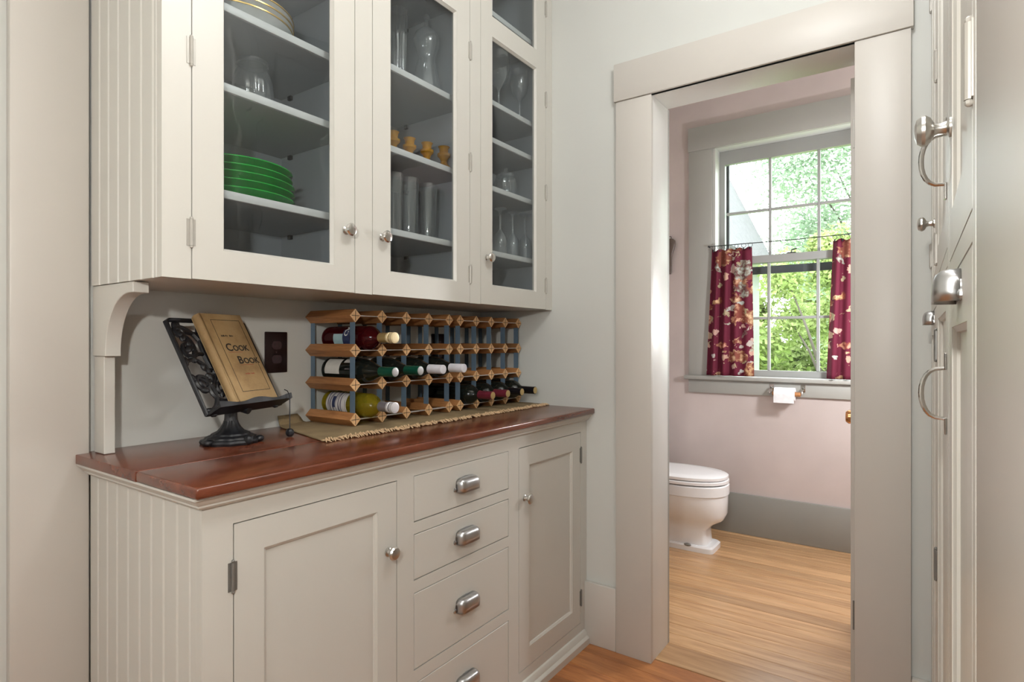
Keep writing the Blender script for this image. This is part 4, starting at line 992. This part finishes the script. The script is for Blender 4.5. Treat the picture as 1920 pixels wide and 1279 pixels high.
# curtains, rod, rings
RY, RODZ = YF - 0.034, 1.768
rd = thing('curtain_rod', (-0.62, RY, RODZ), 'thin black café curtain rod across the window', 'curtain rod')
ob('rod', gtube([(-1.085, RY, RODZ + 0.002), (-0.62, RY, RODZ - 0.002), (-0.146, RY, RODZ + 0.002)], 0.0026, 8), M['iron'], rd)
for x in (-1.089, -0.142):
    ob('rod_end', gsphere((x, RY, RODZ + 0.002), 0.006, 8), M['iron'], rd)
    ob('rod_bracket', gtube([(x + (0.004 if x < -0.6 else -0.004), RY, RODZ), (x + (0.004 if x < -0.6 else -0.004), YF - 0.0202, RODZ - 0.004)], 0.003, 6), M['iron'], rd)
def curtain(xt0, xt1, xb0, xb1, z0, z1, folds, ph, label):
    V, F = [], []; nu, nv = 64, 30
    for i in range(nv + 1):
        g = i / nv; z = z1 + (z0 - z1) * g
        for k in range(nu + 1):
            f = k / nu
            x = (xt0 + (xt1 - xt0) * f) * (1 - g) + (xb0 + (xb1 - xb0) * f) * g
            am = 0.013 + 0.006 * g
            y_ = RY - 0.004 - 0.010 * g + am * math.sin(2 * math.pi * folds * f + ph + 0.6 * math.sin(3 * f)) * (0.7 + 0.3 * math.sin(5 * f + ph))
            zz = z + (0.006 * math.cos(2 * math.pi * folds * f + ph) if i == 0 else 0)
            V.append((x, y_, zz))
    for i in range(nv):
        for k in range(nu):
            a = i * (nu + 1) + k; F.append((a, a + 1, a + nu + 2, a + nu + 1))
    t = thing('cafe_curtain', ((xt0 + xt1) / 2, RY, z0), label, 'curtain', 'burgundy floral café curtains')
    ob('cloth', (V, F), M['floral'], t, sol=0.0015, ang=180)
    for x in [xt0 + (xt1 - xt0) * q for q in (0.04, 0.20, 0.38, 0.62, 0.80, 0.96)]:
        tiltx = random.uniform(-0.7, 0.7)
        r_ = ob('curtain_ring', gtube([(x + 0.0125 * math.cos(a) * math.cos(tiltx), RY + 0.0125 * math.cos(a) * math.sin(tiltx), RODZ - 0.010 + 0.0125 * math.sin(a)) for a in [2 * math.pi * q / 14 for q in range(14)]], 0.0013, 5, True), M['iron'], t)
        ob('clip', gbox(x - 0.003, x + 0.003, RY - 0.008, RY + 0.001, RODZ - 0.036, RODZ - 0.0225), M['iron'], r_)
    return t
curtain(-1.068, -0.832, -1.100, -0.818, 0.966, 1.742, 4.2, 0.3, 'left burgundy floral café curtain on the bathroom window')
curtain(-0.402, -0.166, -0.435, -0.140, 0.966, 1.742, 4.2, 1.6, 'right burgundy floral café curtain beside the door casing')

# ------------------------------------------------------------------ lamps, unseen and added to fill the rooms with light
def ceiling_fill_lamp(loc, power, label, r=0.17, col=(1.0, 0.97, 0.93), rad=0.12, drop=0.20):
    t = thing('ceiling_fill_lamp', loc, label, 'lamp', 'unseen ceiling fill lamps'); l = Vector(loc)
    ob('canopy', glathe([(r * 0.6, -0.0005), (r * 0.62, -0.02), (r * 0.5, -0.03)], 28, l), M['nickel'], t)
    ob('opal_dome', glathe([(r * 0.55, -0.031), (r, -0.045), (r * 0.96, -0.075), (r * 0.7, -0.105), (r * 0.3, -0.12), (1e-6, -0.122)], 32, l), M['fillglass'], t)
    d = bpy.data.lights.new('fill_bulb', 'POINT'); d.energy = power; d.color = col; d.shadow_soft_size = rad
    o = bpy.data.objects.new('fill_bulb', d); COL.objects.link(o); o.parent = t; o.location = (0, 0, -drop - rad * 0.3)
    return t
ceiling_fill_lamp((-0.15, 1.10, CEIL), 19, 'unseen fill lamp on the hall ceiling near the doorway', col=(0.97, 0.985, 1.0))  # unseen ceiling light, inferred from the door-wall shadow, moved for even light
ceiling_fill_lamp((-0.06, 0.10, CEIL), 6, 'unseen fill lamp on the ceiling at the near end of the hall', rad=0.08, drop=0.30, col=(0.97, 0.985, 1.0))  # unseen light added over the camera, placed after the stand's shadow
def wall_fill_lamp(loc, ang, power, label, out=0.16, rad=0.06, col=(0.97, 0.985, 1.0)):
    Mx = Matrix.Translation(loc) @ Matrix.Rotation(ang, 4, 'Z')
    t = thing('wall_fill_lamp', loc, label, 'lamp')
    ob('wall_plate', glathe([(0.05, 0.0005), (0.05, 0.012), (0.03, 0.02)], 20, axis='x'), M['nickel'], t, M=Mx)
    ob('opal_globe', gsphere((0.058, 0, 0.0), 0.038, 16), M['fillglass'], t, M=Mx)
    d = bpy.data.lights.new('fill_bulb', 'POINT'); d.energy = power; d.color = col; d.shadow_soft_size = rad
    o = bpy.data.objects.new('fill_bulb', d); COL.objects.link(o); o.parent = t; o.location = Mx.to_3x3() @ Vector((out, 0, 0))
wall_fill_lamp((0.033, -0.22, 1.50), math.pi, 40, 'unseen fill lamp on the near right trim board', 0.14, 0.035, (1.0, 0.975, 0.925))  # unseen lamp added to light the lower fronts and splash wall
wall_fill_lamp((0.25, YF, 1.60), -math.pi / 2, 18, 'unseen fill lamp right of the bathroom window', 0.18)  # unseen lamp added to brighten the bathroom
fl_ = thing('floor_fill_lamp', (-0.10, 3.10, 0), 'unseen standing fill lamp behind the open bathroom door', 'lamp')  # unseen lamp added to brighten the door jamb and its head
fb_ = Vector((-0.10, 3.10, 0.0))
ob('lamp_base', glathe([(0.11, 0.0003), (0.11, 0.012), (0.03, 0.025), (0.012, 0.04)], 28, fb_), M['nickel'], fl_)
ob('lamp_pole', glathe([(0.010, 0.038), (0.010, 1.20), (0.022, 1.21), (0.022, 1.235)], 14, fb_), M['nickel'], fl_)
ob('opal_globe', gsphere((-0.10, 3.10, 1.31), 0.078, 20), M['fillglass'], fl_)
d = bpy.data.lights.new('fill_bulb', 'POINT'); d.energy = 31; d.color = (0.98, 0.99, 1.0); d.shadow_soft_size = 0.06
o = bpy.data.objects.new('fill_bulb', d); COL.objects.link(o); o.parent = fl_; o.location = (0, 0, 1.31)

# ------------------------------------------------------------------ outdoors
gr = struct('ground', gbox(-40, 40, YF + 0.2, 60, -0.8, -0.6), M['lawn'], smooth=False)
def tree(loc, trunk_h, crown, nleaf, mat, size, label, cat='tree', nm='leafy_tree', seed=1):
    rng = random.Random(seed)
    t = thing(nm, loc, label, cat); l = Vector(loc)
    ob('trunk', gtube([l, l + Vector((0.1, 0.05, trunk_h * 0.5)), l + Vector((0.0, 0.1, trunk_h))], [0.10, 0.075, 0.04] if cat == 'tree' else [0.04, 0.03, 0.02], 8), M['bark'], t)
    blobs = []
    for i in range(crown[3]):
        a = rng.uniform(0, 6.283); rr = rng.uniform(0.15, 1.0) ** 0.5; zz = rng.uniform(-1, 1)
        k = math.sqrt(max(0.05, 1 - zz * zz * 0.8))
        blobs.append((l + Vector((crown[0] * rr * k * math.cos(a), crown[0] * rr * k * math.sin(a), crown[1] + crown[2] * zz)), rng.uniform(0.25, 0.5) * min(crown[0], crown[2]) * 0.9))
        if i % 3 == 0 and cat == 'tree':
            ob('branch', gtube([l + Vector((0, 0.1, trunk_h * 0.8)), (l + Vector((0, 0, trunk_h)) + blobs[-1][0]) / 2, blobs[-1][0]], [0.028, 0.018, 0.007], 6), M['bark'], t)
    V, F = [], []
    for i in range(nleaf):
        c_, r_ = blobs[rng.randrange(len(blobs))]
        d_ = Vector((rng.gauss(0, 1), rng.gauss(0, 1), rng.gauss(0, 1))).normalized()
        p = c_ + d_ * r_ * rng.uniform(0.35, 1.05)
        a_ = Vector((rng.gauss(0, 1), rng.gauss(0, 1), rng.gauss(0, 0.6))).normalized(); b_ = a_.cross(d_)
        if b_.length < 0.05: continue
        b_.normalize(); s_ = size * rng.uniform(0.6, 1.3); nn = len(V)
        V += [p - a_ * s_, p + b_ * s_ * 0.45 + d_ * s_ * 0.12, p + a_ * s_, p - b_ * s_ * 0.45 + d_ * s_ * 0.12]; F.append((nn, nn + 1, nn + 2)); F.append((nn, nn + 2, nn + 3))
    me = bpy.data.meshes.new('foliage'); me.from_pydata([v - l for v in V], [], F); me.materials.append(mat)
    o = bpy.data.objects.new('foliage', me); link(o, t); o['kind'] = 'stuff'
    return t
tree((-0.5, 15.0, -0.6), 3.0, (2.6, 5.0, 3.3, 44), 44000, M['leaf2'], 0.062, 'tall blue-green tree straight outside the bathroom window', seed=3)
tree((-1.1, 9.6, -0.6), 1.2, (0.9, 2.0, 1.2, 16), 15000, M['leaf1'], 0.042, 'bright yellow-green young tree outside the lower sash', seed=5)
tree((2.6, 10.8, -0.6), 2.0, (1.6, 3.4, 2.3, 24), 17000, M['leaf2'], 0.06, 'blue-green tree to the right outside the window', seed=8)
tree((-9.5, 20.0, -0.6), 3.0, (2.0, 2.2, 1.8, 24), 9000, M['leaf1'], 0.12, 'yellow-green tree farther back beyond the lawn', seed=11)
tree((-2.6, 22.0, -0.6), 4.0, (3.2, 2.4, 2.2, 40), 30000, M['leaf1'], 0.14, 'wide yellow-green tree at the back of the lawn', seed=14)
tree((6.8, 17.0, -0.6), 3.0, (2.6, 3.2, 2.6, 24), 9000, M['leaf1'], 0.12, 'yellow-green tree far right outside the window', seed=19)
for i, (x, y_, h) in enumerate(((-1.3, 7.4, 0.55), (-2.5, 6.9, 0.5), (-0.5, 7.8, 0.5))):
    tree((x, y_, -0.6), 0.5, (0.6, 0.55 + h * 0.3, 0.5, 8), 3000, M['leaf1'], 0.05, ['low bright green shrub at the middle of the lawn edge', 'low bright green shrub on the left of the lawn edge', 'low bright green shrub on the right of the lawn edge'][i], 'shrub', 'garden_shrub', seed=30 + i)
# white gable of the neighbouring wing
WS = Matrix.Translation((-0.42, 0, 0))
wg = thing('house_wing', (-3.5, 8.5, -0.6), 'white clapboard house wing with steep eave outside the window', 'house')
ob('wall', gprism([(-6, -0.6), (-2.14, -0.6), (-2.14, 2.72), (-3.6, 5.9), (-6, 5.9)], 'y', 8.0, 12.0), M['clap'], wg, smooth=False, M=WS)
ob('roof', gprism([(-1.86, 2.60), (-3.75, 6.6), (-3.85, 6.5), (-1.98, 2.56)], 'y', 7.75, 12.2), M['shingle'], wg, smooth=False, M=WS)
ob('barge_board', gprism([(-1.80, 2.52), (-3.72, 6.55), (-3.92, 6.45), (-2.02, 2.48)], 'y', 7.70, 7.75), M['jamb'], wg, smooth=False, M=WS)
ob('soffit', gprism([(-1.82, 2.50), (-2.15, 2.50), (-2.15, 2.74), (-1.98, 2.62)], 'y', 7.76, 12.0), M['jamb'], wg, smooth=False, M=WS)
